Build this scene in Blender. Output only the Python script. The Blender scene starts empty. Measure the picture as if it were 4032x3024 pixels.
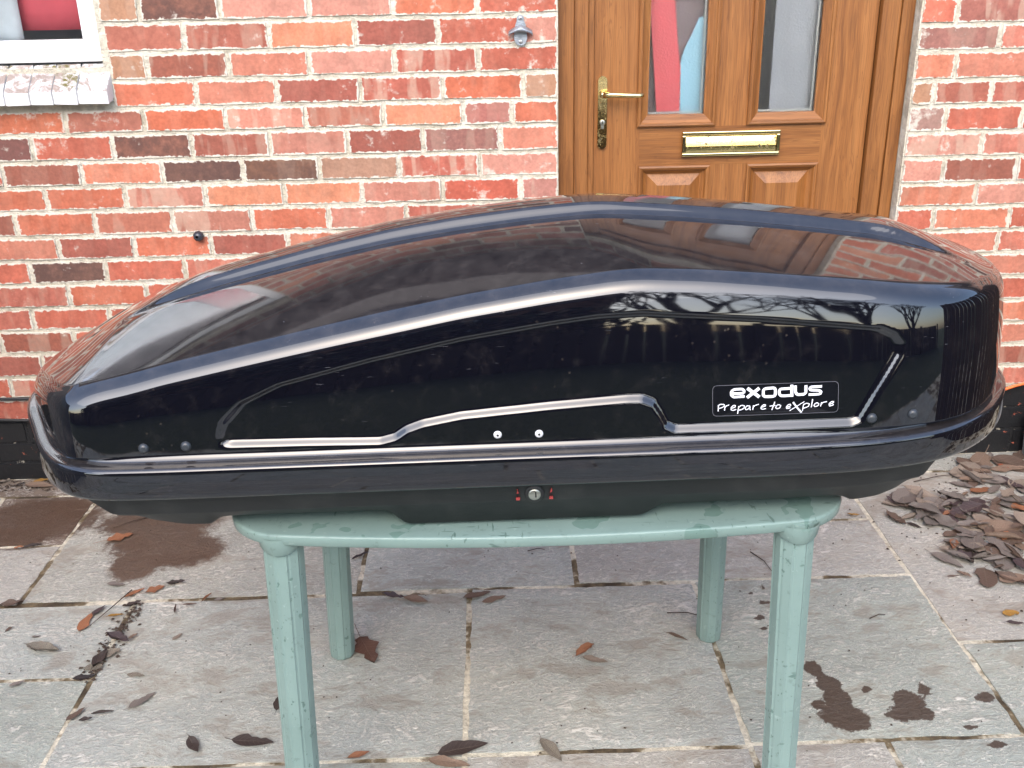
import bpy, bmesh, math, random
from mathutils import Vector, Matrix, noise

# ------------------------------------------------------------------ camera, sky, sun, exposure
scene = bpy.context.scene
COL = scene.collection
R = math.radians

cam_data = bpy.data.cameras.new("camera")
cam_data.sensor_width = 36.0
cam_data.lens = 34.94
cam_data.clip_start = 0.05
cam_data.clip_end = 500
cam = bpy.data.objects.new("camera", cam_data)
COL.objects.link(cam)
_r = Vector((0.99955142, -0.02245256, -0.01982006))
_u = Vector((0.02684478, 0.37826951, 0.92530618))
_f = Vector((0.01327817, 0.92542318, -0.37870256))
M = Matrix.Identity(4)
for i in range(3):
    M[i][0], M[i][1], M[i][2] = _r[i], _u[i], -_f[i]
M.translation = Vector((0.0, -3.0301, 1.5360))
cam.matrix_world = M
scene.camera = cam

SUN_EL, SUN_AZ = R(42), R(190)        # azimuth clockwise from +y (north); high behind the photographer
world = bpy.data.worlds.new("World")
scene.world = world
world.use_nodes = True
wn = world.node_tree.nodes
wl = world.node_tree.links
wn.clear()
sky = wn.new("ShaderNodeTexSky")
sky.sky_type = 'NISHITA'
sky.sun_disc = False
sky.sun_elevation = SUN_EL
sky.sun_rotation = SUN_AZ
sky.air_density = 1.0
sky.dust_density = 2.2
sky.ozone_density = 1.0
bg = wn.new("ShaderNodeBackground")
bg.inputs['Strength'].default_value = 0.15
wo = wn.new("ShaderNodeOutputWorld")
wl.new(sky.outputs[0], bg.inputs[0])
wl.new(bg.outputs[0], wo.inputs[0])

sun_data = bpy.data.lights.new("sun", 'SUN')
sun_data.energy = 0.5
sun_data.angle = R(70)
sun_data.color = (1.0, 0.95, 0.90)
sun = bpy.data.objects.new("sun", sun_data)
COL.objects.link(sun)
_d = Vector((math.sin(SUN_AZ) * math.cos(SUN_EL), math.cos(SUN_AZ) * math.cos(SUN_EL), math.sin(SUN_EL)))
sun.rotation_euler = _d.to_track_quat('Z', 'Y').to_euler()
sun.location = _d * 20

scene.view_settings.view_transform = 'Standard'
scene.view_settings.look = 'None'
scene.view_settings.gamma = 1.0
scene.view_settings.exposure = 1.86
scene.view_settings.use_curve_mapping = False
scene.render.engine = 'CYCLES'
scene.cycles.use_denoising = True
scene.cycles.max_bounces = 5
scene.cycles.transmission_bounces = 5
scene.cycles.transparent_max_bounces = 5

rng = random.Random(7)

# ------------------------------------------------------------------ measured layout (metres; wall face y = 0, patio z = 0)
LEFT_ROWS = [(1.4372, 1.5137, [-1.1078, -0.9903, -0.7632, -0.5117, -0.2736, -0.0326, 0.2], ['Tn', 'Db', 'P', 'P', 'Ow', 'Rw']), (1.3557, 1.4372, [-1.1032, -0.8756, -0.6306, -0.3848, -0.1482, 0.0921, 0.2], ['Br', 'Bs', 'Lo', 'Dr', 'Rw', 'Pw']), (1.2792, 1.3557, [-1.1023, -0.9918, -0.7578, -0.5245, -0.2779, -0.0347, 0.2], ['Tn', 'Ds', 'Sa', 'P', 'Rs', 'Rw']), (1.202, 1.2792, [-1.1045, -0.8612, -0.6266, -0.383, -0.1415, 0.0948, 0.2], ['Or', 'Sa', 'Dr', 'Rs', 'Vo', 'Tn']), (1.13, 1.202, [-1.4872, -1.2554, -1.0257, -0.7849, -0.5499, -0.3201, -0.0835, 0.0612, 0.2], ['Ow', 'Bw', 'Vo', 'Ps', 'Sd', 'Lo', 'Mr', 'Or']), (1.0516, 1.13, [-1.5933, -1.367, -1.1287, -0.8963, -0.6639, -0.4321, -0.2064, 0.0246, 0.2], ['Dp', 'Rw', 'Db', 'Bs', 'Du', 'De', 'Mv', 'Sa']), (0.9768, 1.0516, [-1.7008, -1.4704, -1.2361, -0.9935, -0.7523, -0.5232, -0.2833, -0.0403, 0.2], ['R', 'Bd', 'So', 'K', 'Ko', 'Kh', 'Rs', 'Pw']), (0.9023, 0.9768, [-1.5978, -1.3557, -1.1172, -0.8757, -0.6363, -0.4007, -0.1558, 0.0822, 0.2], ['Or', 'Or', 'Ps', 'Lo', 'Lo', 'Du', 'V', 'Mp']), (0.8246, 0.9023, [-1.7001, -1.4628, -1.2215, -0.9849, -0.7419, -0.5082, -0.2697, -0.0367, 0.2], ['Bd', 'Or', 'Sd', 'Ms', 'Or', 'Du', 'Rs', 'Rw']), (0.7496, 0.8246, [-1.5878, -1.3469, -1.1153, -0.8782, -0.641, -0.4061, -0.1657], ['Sa', 'Dr', 'Or', 'Dr', 'So', 'R']), (0.6736, 0.7496, [-1.6905, -1.4469, -1.215, -0.9697, -0.7329], ['R', 'K', 'R', 'Rp']), (0.5965, 0.6736, [-1.5827, -1.3427, -1.1003, -0.8617], ['Rm', 'Or', 'R']), (0.5219, 0.5965, [-1.7148, -1.4722, -1.2295, -0.9883], ['Rm', 'R', 'R']), (0.4441, 0.5219, [-1.8286, -1.5881, -1.3541, -1.1087], ['Or', 'Ds', 'R']), (0.3646, 0.4441, [-1.7144, -1.4704, -1.2272], ['Dr', 'Dr']), (0.2899, 0.3646, [-1.83, -1.5882, -1.3473], ['R', 'Rs']), (0.2109, 0.2899, [-1.7249, -1.4773], ['Rs'])]
RIGHT_ROWS = [(1.3842, 1.4612, [1.246, 1.3508, 1.5841], ['Ro', 'Cs']), (1.3104, 1.3842, [1.246, 1.4872, 1.7134], ['Mv', 'Pr']), (1.2292, 1.3104, [1.246, 1.3681, 1.5962], ['So', 'Sa']), (1.1561, 1.2292, [1.246, 1.3142, 1.4864, 1.7134], ['Tn', 'Bs', 'Rm']), (1.0779, 1.1561, [1.246, 1.3603, 1.5905, 1.8208], ['Mw', 'R', 'R']), (1.0027, 1.0779, [1.246, 1.4826, 1.7155], ['Pc', 'Pr']), (0.924, 1.0027, [1.246, 1.3757, 1.6026, 1.8366], ['P', 'Bd', 'R']), (0.8499, 0.924, [1.246, 1.4869, 1.7251], ['So', 'Pw']), (0.775, 0.8499, [1.246, 1.3658, 1.6043, 1.8355], ['R', 'So', 'R']), (0.6996, 0.775, [1.3487, 1.5802, 1.8093], ['Sa', 'Rp']), (0.6236, 0.6996, [1.4811, 1.7095], ['Sa']), (0.5428, 0.6236, [1.3698, 1.609, 1.8392], ['Rp', 'R']), (0.4675, 0.5428, [1.5049, 1.7377], ['So']), (0.3907, 0.4675, [1.3994, 1.6381, 1.8692], ['Rp', 'Sa']), (0.3162, 0.3907, [1.5281, 1.7651], ['Bs']), (0.2441, 0.3162, [1.4201, 1.6672, 1.8981], ['So', 'Pr'])]
LZ = [1.5137, 1.4372, 1.3557, 1.2792, 1.202, 1.13, 1.0516, 0.9768, 0.9023, 0.8246, 0.7496, 0.6736, 0.5965, 0.5219, 0.4441, 0.3646, 0.2899, 0.2109, 0.1306, 0.0591, 0.0]
RZ = [1.4612, 1.3842, 1.3104, 1.2292, 1.1561, 1.0779, 1.0027, 0.924, 0.8499, 0.775, 0.6996, 0.6236, 0.5428, 0.4675, 0.3907, 0.3162, 0.2441]
LEAVES = [(-1.148, -0.419, 0.076, 0.51, 'o', 2, 'orange lobed leaf with long curved stalk lying on the brown damp slab'), (-1.073, -0.67, 0.056, -0.2, 'g', 0, 'faint dull leaf flat beside the damp brown patch'), (-1.005, -0.718, 0.062, 0.81, 'o', 3, 'narrow curled orange-brown leaf at the slab joint, left of a broad orange one'), (-0.956, -0.701, 0.053, 0.63, 'o', 2, 'broad speckled orange leaf at the edge of the damp brown slab'), (-0.908, -0.674, 0.049, 0.28, 'd', 1, 'crumpled dark grey leaf just right of the broad speckled orange leaf'), (-1.092, -0.845, 0.078, 1.53, 'o', 0, 'bright orange leaf pointing down left on the grey slab at left'), (-1.078, -0.794, 0.049, 1.11, 'm', 0, 'dull mauve leaf overlapping the tip of the bright orange one'), (-1.024, -0.819, 0.046, 0.2, 'y', 3, 'ochre yellow leaf beside the dark slab joint'), (-0.993, -0.771, 0.043, 0.63, 'd', 1, 'dark wet leaf lying across the meeting of two slab joints at left'), (-0.803, -0.747, 0.043, 1.16, 'o', 3, 'small pale orange leaf on the joint left of the front table leg'), (-0.766, -0.76, 0.028, 0.27, 'g', 1, 'small grey leaf on the joint right beside the left front table leg'), (-0.84, -0.779, 0.037, 0.1, 'b', 3, 'thin brown curled leaf along the slab joint'), (-0.873, -0.797, 0.043, 1.76, 'b', 3, 'tiny upright brown leaf below the slab joint'), (-1.323, -0.753, 0.061, 0.28, 'b', 1, 'crumpled brown leaf at the left edge on the slab joint'), (-1.28, -0.866, 0.023, 1.01, 'b', 1, 'small brown leaf scrap at the far left edge'), (-1.197, -0.9, 0.023, 0.1, 'g', 0, 'small grey leaf above the pale spotted curled leaf at left'), (-1.156, -0.956, 0.093, -0.25, 's', 1, 'pale spotted curled leaf with pointed tip at left'), (-0.981, -0.92, 0.072, -0.49, 'm', 1, 'wet dark mauve leaf at the top of the dark leaf clump in the joint'), (-0.946, -0.912, 0.028, 0.92, 't', 1, 'small tan leaf scrap right of the dark leaf clump'), (-0.979, -0.977, 0.047, 0.76, 's', 4, 'pale spotted oval leaf, the upper one in the dark clump'), (-1.003, -1.031, 0.044, 0.09, 's', 4, 'pale spotted oval leaf, the lower one in the dark clump'), (-1.013, -1.068, 0.053, 0.18, 'k', 0, 'black wet leaf at the bottom of the dark clump'), (-0.998, -1.001, 0.066, 1.4, 'd', 1, 'dark rotted leaf between the two pale spotted oval leaves'), (-0.833, -0.918, 0.034, 1.02, 'p', 0, 'pale buff leaf alone on the grey slab left of the table leg'), (-0.89, -1.066, 0.046, -0.17, 's', 0, 'pale grey mottled leaf on the slab right of the dark clump'), (-0.845, -1.158, 0.069, 0.85, 'g', 0, 'faint grey leaf with curled edge in the middle of the left slab'), (-0.983, -1.199, 0.051, 1.02, 'b', 0, 'brown leaf lying over the long joint at lower left'), (-0.953, -1.218, 0.029, 0.23, 'd', 1, 'dark leaf scrap right of the brown leaf over the joint'), (-0.922, -1.197, 0.05, 0.17, 'd', 3, 'thin dark twig-like leaf pointing right at lower left'), (-0.684, -1.314, 0.059, -0.98, 'd', 1, 'small crumpled dark grey leaf near the bottom left'), (-0.558, -1.305, 0.096, -0.14, 'd', 0, 'large flat dark brown pointed leaf left of the front table leg'), (-0.526, -1.18, 0.054, 1.59, 'd', 0, 'dark leaf half hidden behind the left front table leg'), (-1.166, -1.084, 0.036, 0.59, 'g', 0, 'grey leaf on the joint at the left edge'), (-1.395, -0.454, 0.054, 0.4, 'd', 3, 'thin dark leaf roll on the joint at far left'), (-1.431, -0.461, 0.029, 0.32, 'o', 1, 'small rusty leaf scrap on the far left joint'), (-1.544, -0.026, 0.05, 0.36, 'y', 2, 'golden yellow leaf at the foot of the black painted plinth'), (-1.537, -0.066, 0.099, -0.16, 't', 0, 'long pale brown leaf in front of the golden yellow one by the wall'), (-1.668, -0.008, 0.041, 0.84, 'p', 1, 'pale leaf against the plinth at the left edge'), (-1.609, -0.056, 0.039, 0.82, 'd', 1, 'dark leaf beside the pale one near the plinth'), (-0.237, -0.787, 0.075, -0.39, 't', 0, 'tan leaf on the joint between the rear table legs, left one'), (-0.3, -0.769, 0.063, -0.34, 'm', 1, 'dull mauve leaf overlapped by the tan one on the joint'), (-0.073, -0.773, 0.078, 0.31, 'b', 0, 'brown leaf at the joint below the middle of the table'), (-0.028, -0.796, 0.07, 0.39, 't', 0, 'tan leaf lying on the brown one below the middle of the table'), (-0.343, -0.998, 0.115, -1.14, 'r', 2, 'dark red-brown leaf with long stalk beside the rear left table leg'), (0.194, -1.025, 0.067, 0.77, 'o', 1, 'curled rusty orange leaf in the middle of the slab under the table'), (0.215, -1.061, 0.065, -0.38, 'p', 0, 'pale brown leaf touching the curled rusty orange one'), (-0.321, -1.356, 0.049, 0.33, 'o', 0, 'dark leaf with orange patch by the foot of the left front leg'), (-0.098, -1.347, 0.112, 0.25, 'd', 0, 'large dark mottled leaf across the front joint, upper of the pair'), (-0.127, -1.387, 0.092, -0.23, 't', 0, 'large tan leaf at the bottom edge below the dark mottled one'), (0.091, -1.36, 0.082, -1.05, 's', 0, 'pale lacy skeleton leaf near the bottom centre'), (-0.412, -0.561, 0.06, 0.74, 'm', 3, 'dark purple curled leaf behind the left rear table leg'), (0.428, -0.981, 0.058, -0.62, 'b', 3, 'narrow curled brown leaf left of the rear right table leg'), (1.066, -0.408, 0.036, -0.24, 'y', 1, 'yellow leaf with dark spots beside the right corner of the table'), (1.185, -0.44, 0.087, -1.25, 'b', 1, 'curled brown leaf at the left tip of the big leaf heap'), (1.235, -0.431, 0.092, 0.48, 'p', 3, "pale twisted leaf beside the curled brown one at the heap's left tip"), (1.224, -0.48, 0.046, -0.82, 'd', 0, "dark leaf below the twisted pale one at the heap's left tip"), (1.24, -0.672, 0.1, -0.96, 'g', 0, 'long grey-brown leaf in front of the leaf heap'), (1.301, -0.656, 0.097, -1.64, 'd', 1, 'dark rolled leaf standing right of the long grey-brown one'), (1.305, -0.766, 0.101, -1.92, 'b', 4, 'flat rounded brown leaf with its tip toward the camera below the heap'), (1.255, -0.746, 0.04, -0.78, 't', 1, 'small orange-brown curled leaf below the long grey-brown one'), (1.221, -0.753, 0.034, 0.1, 'b', 3, 'short brown leaf roll left of the small orange-brown curl'), (1.295, -0.926, 0.045, 0.09, 'y', 4, 'oval yellow leaf with black blotches at the right edge'), (1.287, -0.965, 0.043, -0.21, 'm', 0, 'mauve leaf just below the oval yellow one at the right edge'), (1.368, -0.778, 0.088, -0.8, 'b', 1, 'big wavy brown leaf at the lower right end of the heap'), (1.217, -0.357, 0.085, -0.53, 'p', 0, 'large pale veined leaf under the right end of the roof box'), (1.381, -0.52, 0.067, -0.44, 'p', 4, 'cream spotted leaf on top of the heap'), (1.388, -0.661, 0.094, -0.16, 'g', 4, 'broad grey frosted leaf in the front row of the heap'), (1.315, -0.533, 0.069, 0.46, 'b', 4, 'rounded brown leaf at the left side of the heap below the pale cream one'), (1.457, -0.376, 0.079, -0.25, 'm', 2, 'dark purple-grey lobed leaf at the back of the heap'), (1.664, -0.128, 0.058, -1.13, 'v', 0, 'vivid rust red leaf on the slab near the right end of the plinth'), (1.63, -0.221, 0.048, -0.72, 'm', 2, 'dark maroon leaf below the vivid rust red one'), (1.776, 0.026, 0.038, -0.53, 'o', 0, 'orange-brown leaf against the black plinth at the right edge')]
HEAP = [(1.19, -0.339), (1.325, -0.293), (1.424, -0.31), (1.617, -0.354), (1.368, -0.848), (1.344, -0.78), (1.329, -0.688), (1.272, -0.684), (1.268, -0.577), (1.302, -0.503), (1.264, -0.442), (1.219, -0.394)]
SCATTER = [(1.646, -0.041), (1.725, 0.045), (1.809, 0.029), (1.638, -0.312), (1.404, -0.298), (1.454, -0.18), (1.586, -0.089)]
WET = [(0.73, -1.113, 0.023, 0.033), (0.748, -1.168, 0.031, 0.032), (0.752, -1.22, 0.034, 0.041), (0.746, -1.279, 0.056, 0.044), (0.704, -1.243, 0.02, 0.02), (0.763, -1.308, 0.039, 0.023), (0.83, -1.193, 0.015, 0.015), (0.908, -1.242, 0.037, 0.045), (0.966, -1.199, 0.014, 0.031), (0.879, -1.28, 0.043, 0.026), (0.927, -1.287, 0.026, 0.021), (1.084, -1.235, 0.027, 0.022), (1.011, -1.329, 0.019, 0.014), (0.695, -0.77, 0.014, 0.013), (0.66, -0.796, 0.011, 0.01), (0.685, -0.84, 0.018, 0.016), (0.655, -0.903, 0.023, 0.014), (0.65, -0.95, 0.015, 0.011), (0.618, -0.961, 0.008, 0.007), (0.769, -1.032, 0.009, 0.009), (1.042, -1.381, 0.025, 0.015)]
BROWN = [(-1.031, -0.429, 0.138, 0.116), (-1.051, -0.557, 0.072, 0.091), (-0.93, -0.497, 0.106, 0.087), (-1.061, -0.33, 0.18, 0.087), (-1.44, -0.283, 0.184, 0.137), (-1.461, -0.382, 0.106, 0.076)]
WORD = [(0.00404, [(0.3901, 0.9143), (0.3712, 0.9143)]), (0.00404, [(0.3901, 0.9143), (0.3908, 0.9186), (0.3875, 0.9215), (0.3743, 0.9212), (0.3704, 0.9179), (0.3705, 0.9115), (0.3746, 0.9082), (0.3919, 0.909)]), (0.00523, [(0.3955, 0.9224), (0.4155, 0.9069)]), (0.00523, [(0.4146, 0.9219), (0.3957, 0.9067)]), (0.00451, [(0.4212, 0.9182), (0.4239, 0.9207), (0.4375, 0.9215), (0.4404, 0.9187), (0.4405, 0.9093), (0.438, 0.9072), (0.4244, 0.907), (0.4212, 0.9097), (0.4212, 0.9182)]), (0.00475, [(0.466, 0.9255), (0.4672, 0.9053)]), (0.00428, [(0.466, 0.9195), (0.4488, 0.9193), (0.4465, 0.9165), (0.447, 0.9106), (0.4498, 0.9075), (0.467, 0.9075)]), (0.00451, [(0.4715, 0.924), (0.4725, 0.9125), (0.4758, 0.9085), (0.4865, 0.9087), (0.4891, 0.9118), (0.4886, 0.9237)]), (0.00404, [(0.5143, 0.9209), (0.4966, 0.9207), (0.4945, 0.918), (0.4968, 0.9152), (0.5108, 0.9144), (0.5137, 0.9115), (0.5126, 0.9086), (0.5091, 0.9078), (0.4937, 0.9078)])]
MOTTO = [(0.00143, [(0.351, 0.8963), (0.3505, 0.885)]), (0.00143, [(0.3494, 0.8944), (0.3534, 0.8968), (0.3593, 0.8968), (0.3606, 0.8946), (0.3573, 0.8915), (0.3514, 0.8898)]), (0.00143, [(0.3613, 0.8939), (0.3606, 0.8862)]), (0.00143, [(0.3609, 0.8907), (0.3631, 0.8938), (0.3677, 0.8956)]), (0.00143, [(0.3705, 0.889), (0.3775, 0.8913), (0.3779, 0.8939), (0.3749, 0.8946), (0.371, 0.8909), (0.3709, 0.887), (0.3743, 0.8859), (0.3795, 0.8873)]), (0.00166, [(0.3833, 0.893), (0.3818, 0.8798)]), (0.00143, [(0.3829, 0.8904), (0.3868, 0.8941), (0.3922, 0.8933), (0.3919, 0.8894), (0.3873, 0.8864), (0.3826, 0.8859)]), (0.00143, [(0.4014, 0.8923), (0.3964, 0.8931), (0.3933, 0.8894), (0.3951, 0.886), (0.3991, 0.8878), (0.4015, 0.8916), (0.401, 0.8871), (0.4023, 0.8851)]), (0.00143, [(0.4065, 0.8933), (0.4058, 0.8856)]), (0.00143, [(0.4061, 0.8895), (0.4089, 0.893), (0.4153, 0.8949)]), (0.00143, [(0.4181, 0.889), (0.4256, 0.8913), (0.4261, 0.8932), (0.423, 0.894), (0.4189, 0.8902), (0.4188, 0.887), (0.4219, 0.886), (0.4268, 0.8873)]), (0.00154, [(0.4405, 0.898), (0.4363, 0.8841)]), (0.00143, [(0.4326, 0.891), (0.4419, 0.8919)]), (0.00143, [(0.4446, 0.8924), (0.4419, 0.8886), (0.4439, 0.886), (0.4486, 0.8871), (0.4506, 0.8909), (0.4481, 0.8929), (0.4446, 0.8924)]), (0.00143, [(0.4593, 0.8873), (0.4662, 0.8902), (0.4659, 0.8928), (0.4624, 0.8926), (0.4592, 0.8886), (0.46, 0.8853), (0.4661, 0.887)]), (0.00261, [(0.4696, 0.8962), (0.4766, 0.8866), (0.4843, 0.8782)]), (0.00119, [(0.4876, 0.8965), (0.4764, 0.8892), (0.4649, 0.8819)]), (0.00143, [(0.4868, 0.8926), (0.4855, 0.8808)]), (0.00143, [(0.4863, 0.8914), (0.4914, 0.8937), (0.4963, 0.8922), (0.4944, 0.8878), (0.4863, 0.8849)]), (0.00166, [(0.5006, 0.9001), (0.4993, 0.8862)]), (0.00143, [(0.5058, 0.8931), (0.5031, 0.8894), (0.5052, 0.8867), (0.5098, 0.8884), (0.5113, 0.8916), (0.5087, 0.8937), (0.5058, 0.8931)]), (0.00143, [(0.5152, 0.894), (0.5141, 0.887)]), (0.00143, [(0.5149, 0.8908), (0.5176, 0.8939), (0.524, 0.895)]), (0.00143, [(0.5275, 0.8897), (0.5346, 0.8926), (0.5344, 0.8948), (0.5312, 0.8947), (0.5274, 0.891), (0.5284, 0.887), (0.5353, 0.8893)])]
BADGE = [(0.3403, 0.9285), (0.5404, 0.9279), (0.5435, 0.8758), (0.3422, 0.8769)]

# ------------------------------------------------------------------ helpers
WLOC = {}


def wloc(o):
    return WLOC.get(o.name, Vector((0, 0, 0))) if o else Vector((0, 0, 0))


def tag(o, label=None, cat=None, group=None, kind=None):
    if label: o["label"] = label
    if cat: o["category"] = cat
    if group: o["group"] = group
    if kind: o["kind"] = kind
    return o


def empty(name, loc, parent=None):
    o = bpy.data.objects.new(name, None)
    o.empty_display_size = 0.05
    COL.objects.link(o)
    if parent: o.parent = parent
    o.location = Vector(loc) - wloc(parent)
    WLOC[o.name] = Vector(loc)
    return o


def link_mesh(name, me, loc, parent=None):
    o = bpy.data.objects.new(name, me)
    COL.objects.link(o)
    if parent: o.parent = parent
    o.location = Vector(loc) - wloc(parent)
    WLOC[o.name] = Vector(loc)
    return o


def mk(name, verts, faces, mat, parent=None, smooth=False, origin=None):
    """verts in world coordinates; origin defaults to the middle of the bottom"""
    if origin is None:
        xs = [v[0] for v in verts]; ys = [v[1] for v in verts]; zs = [v[2] for v in verts]
        origin = ((min(xs) + max(xs)) / 2, (min(ys) + max(ys)) / 2, min(zs))
    ox, oy, oz = origin
    me = bpy.data.meshes.new(name)
    me.from_pydata([(v[0] - ox, v[1] - oy, v[2] - oz) for v in verts], [], faces)
    if mat: me.materials.append(mat)
    if smooth: me.polygons.foreach_set("use_smooth", [True] * len(me.polygons))
    me.update()
    return link_mesh(name, me, origin, parent)


class MB:
    """collects several solids into one mesh"""
    def __init__(self): self.v = []; self.f = []; self.s = []

    def add(self, verts, faces, smooth=False):
        n = len(self.v)
        self.v += [tuple(v) for v in verts]
        self.f += [tuple(i + n for i in f) for f in faces]
        self.s += [smooth] * len(faces)
        return self

    def box(self, x0, x1, y0, y1, z0, z1, b=0.0):
        if b <= 0:
            v = [(x, y, z) for z in (z0, z1) for y in (y0, y1) for x in (x0, x1)]
            return self.add(v, [(0, 2, 3, 1), (4, 5, 7, 6), (0, 1, 5, 4), (2, 6, 7, 3), (0, 4, 6, 2), (1, 3, 7, 5)])
        bm = bmesh.new()
        bmesh.ops.create_cube(bm, size=1)
        for q in bm.verts:
            q.co = Vector(((x0 + x1) / 2 + q.co.x * (x1 - x0), (y0 + y1) / 2 + q.co.y * (y1 - y0), (z0 + z1) / 2 + q.co.z * (z1 - z0)))
        bmesh.ops.bevel(bm, geom=bm.edges[:], offset=b, segments=2, affect='EDGES', profile=0.6)
        bm.verts.index_update()
        self.add([q.co[:] for q in bm.verts], [[q.index for q in f.verts] for f in bm.faces])
        bm.free()
        return self

    def tube(self, pts, rad, n=8, cap=True):
        pts = [Vector(p) for p in pts]
        rads = rad if isinstance(rad, (list, tuple)) else [rad] * len(pts)
        ring = []
        up = Vector((0, 0, 1))
        for i, p in enumerate(pts):
            d = (pts[min(i + 1, len(pts) - 1)] - pts[max(i - 1, 0)]).normalized()
            a = d.cross(up)
            if a.length < 1e-3: a = d.cross(Vector((1, 0, 0)))
            a.normalize(); b = d.cross(a).normalized()
            ring.append([p + (a * math.cos(2 * math.pi * k / n) + b * math.sin(2 * math.pi * k / n)) * rads[i] for k in range(n)])
        v = [q for r in ring for q in r]
        f = []
        for i in range(len(pts) - 1):
            for k in range(n):
                f.append((i * n + k, i * n + (k + 1) % n, (i + 1) * n + (k + 1) % n, (i + 1) * n + k))
        if cap:
            f.append(tuple(range(n))[::-1]); f.append(tuple((len(pts) - 1) * n + k for k in range(n)))
        return self.add(v, f, True)

    def lathe(self, c, prof, n=20, axis='y', cap=True):
        """prof: (radius, offset along axis)"""
        v = []; f = []
        for r, h in prof:
            for k in range(n):
                a = 2 * math.pi * k / n
                if axis == 'y': v.append((c[0] + r * math.cos(a), c[1] + h, c[2] + r * math.sin(a)))
                else: v.append((c[0] + r * math.cos(a), c[1] + r * math.sin(a), c[2] + h))
        for i in range(len(prof) - 1):
            for k in range(n):
                f.append((i * n + k, i * n + (k + 1) % n, (i + 1) * n + (k + 1) % n, (i + 1) * n + k))
        if cap:
            f.append(tuple(range(n))); f.append(tuple((len(prof) - 1) * n + k for k in range(n)))
        return self.add(v, f, True)

    def prism(self, poly, y0, y1):
        """poly in (x, z), extruded along y"""
        n = len(poly)
        v = [(x, y0, z) for x, z in poly] + [(x, y1, z) for x, z in poly]
        f = [tuple(range(n)), tuple(range(2 * n - 1, n - 1, -1))]
        f += [(k, k + n, (k + 1) % n + n, (k + 1) % n) for k in range(n)]
        return self.add(v, f)

    def build(self, name, mat, parent=None, origin=None, fixn=True):
        o = mk(name, self.v, self.f, mat, parent, origin=origin)
        o.data.polygons.foreach_set("use_smooth", self.s)
        if fixn:
            bm = bmesh.new(); bm.from_mesh(o.data)
            bmesh.ops.recalc_face_normals(bm, faces=bm.faces); bm.to_mesh(o.data); bm.free()
        return o


def sstep(a, b, x):
    t = max(0.0, min(1.0, (x - a) / (b - a)))
    return t * t * (3 - 2 * t)


def interp(tab, x):
    if x <= tab[0][0]: return tab[0][1]
    for (a, va), (b, vb) in zip(tab, tab[1:]):
        if x <= b: return va + (vb - va) * (x - a) / (b - a)
    return tab[-1][1]


class Cubic:
    """smooth curve through evenly resampled, box-smoothed table values"""
    def __init__(self, tab, w, step=0.02):
        self.x0 = tab[0][0]; self.h = step
        n = int(round((tab[-1][0] - tab[0][0]) / step)) + 1
        self.v = [sum(interp(tab, self.x0 + k * step + w * (q / 4 - 1)) for q in range(9)) / 9 for k in range(n)]

    def __call__(self, x):
        t = (x - self.x0) / self.h
        k = max(0, min(len(self.v) - 2, int(math.floor(t)))); t = max(0.0, min(1.0, t - k))
        p1, p2 = self.v[k], self.v[k + 1]
        p0 = self.v[k - 1] if k > 0 else 2 * p1 - p2
        p3 = self.v[k + 2] if k + 2 < len(self.v) else 2 * p2 - p1
        return p1 + .5 * t * (p2 - p0 + t * (2 * p0 - 5 * p1 + 4 * p2 - p3 + t * (3 * (p1 - p2) + p3 - p0)))


def smooth_tab(tab, w, step=0.004):
    """densely resampled and box smoothed table"""
    x = tab[0][0]; out = []
    while x <= tab[-1][0]:
        out.append((x, sum(interp(tab, x + w * (k / 4 - 1)) for k in range(9)) / 9)); x += step
    return out


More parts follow.
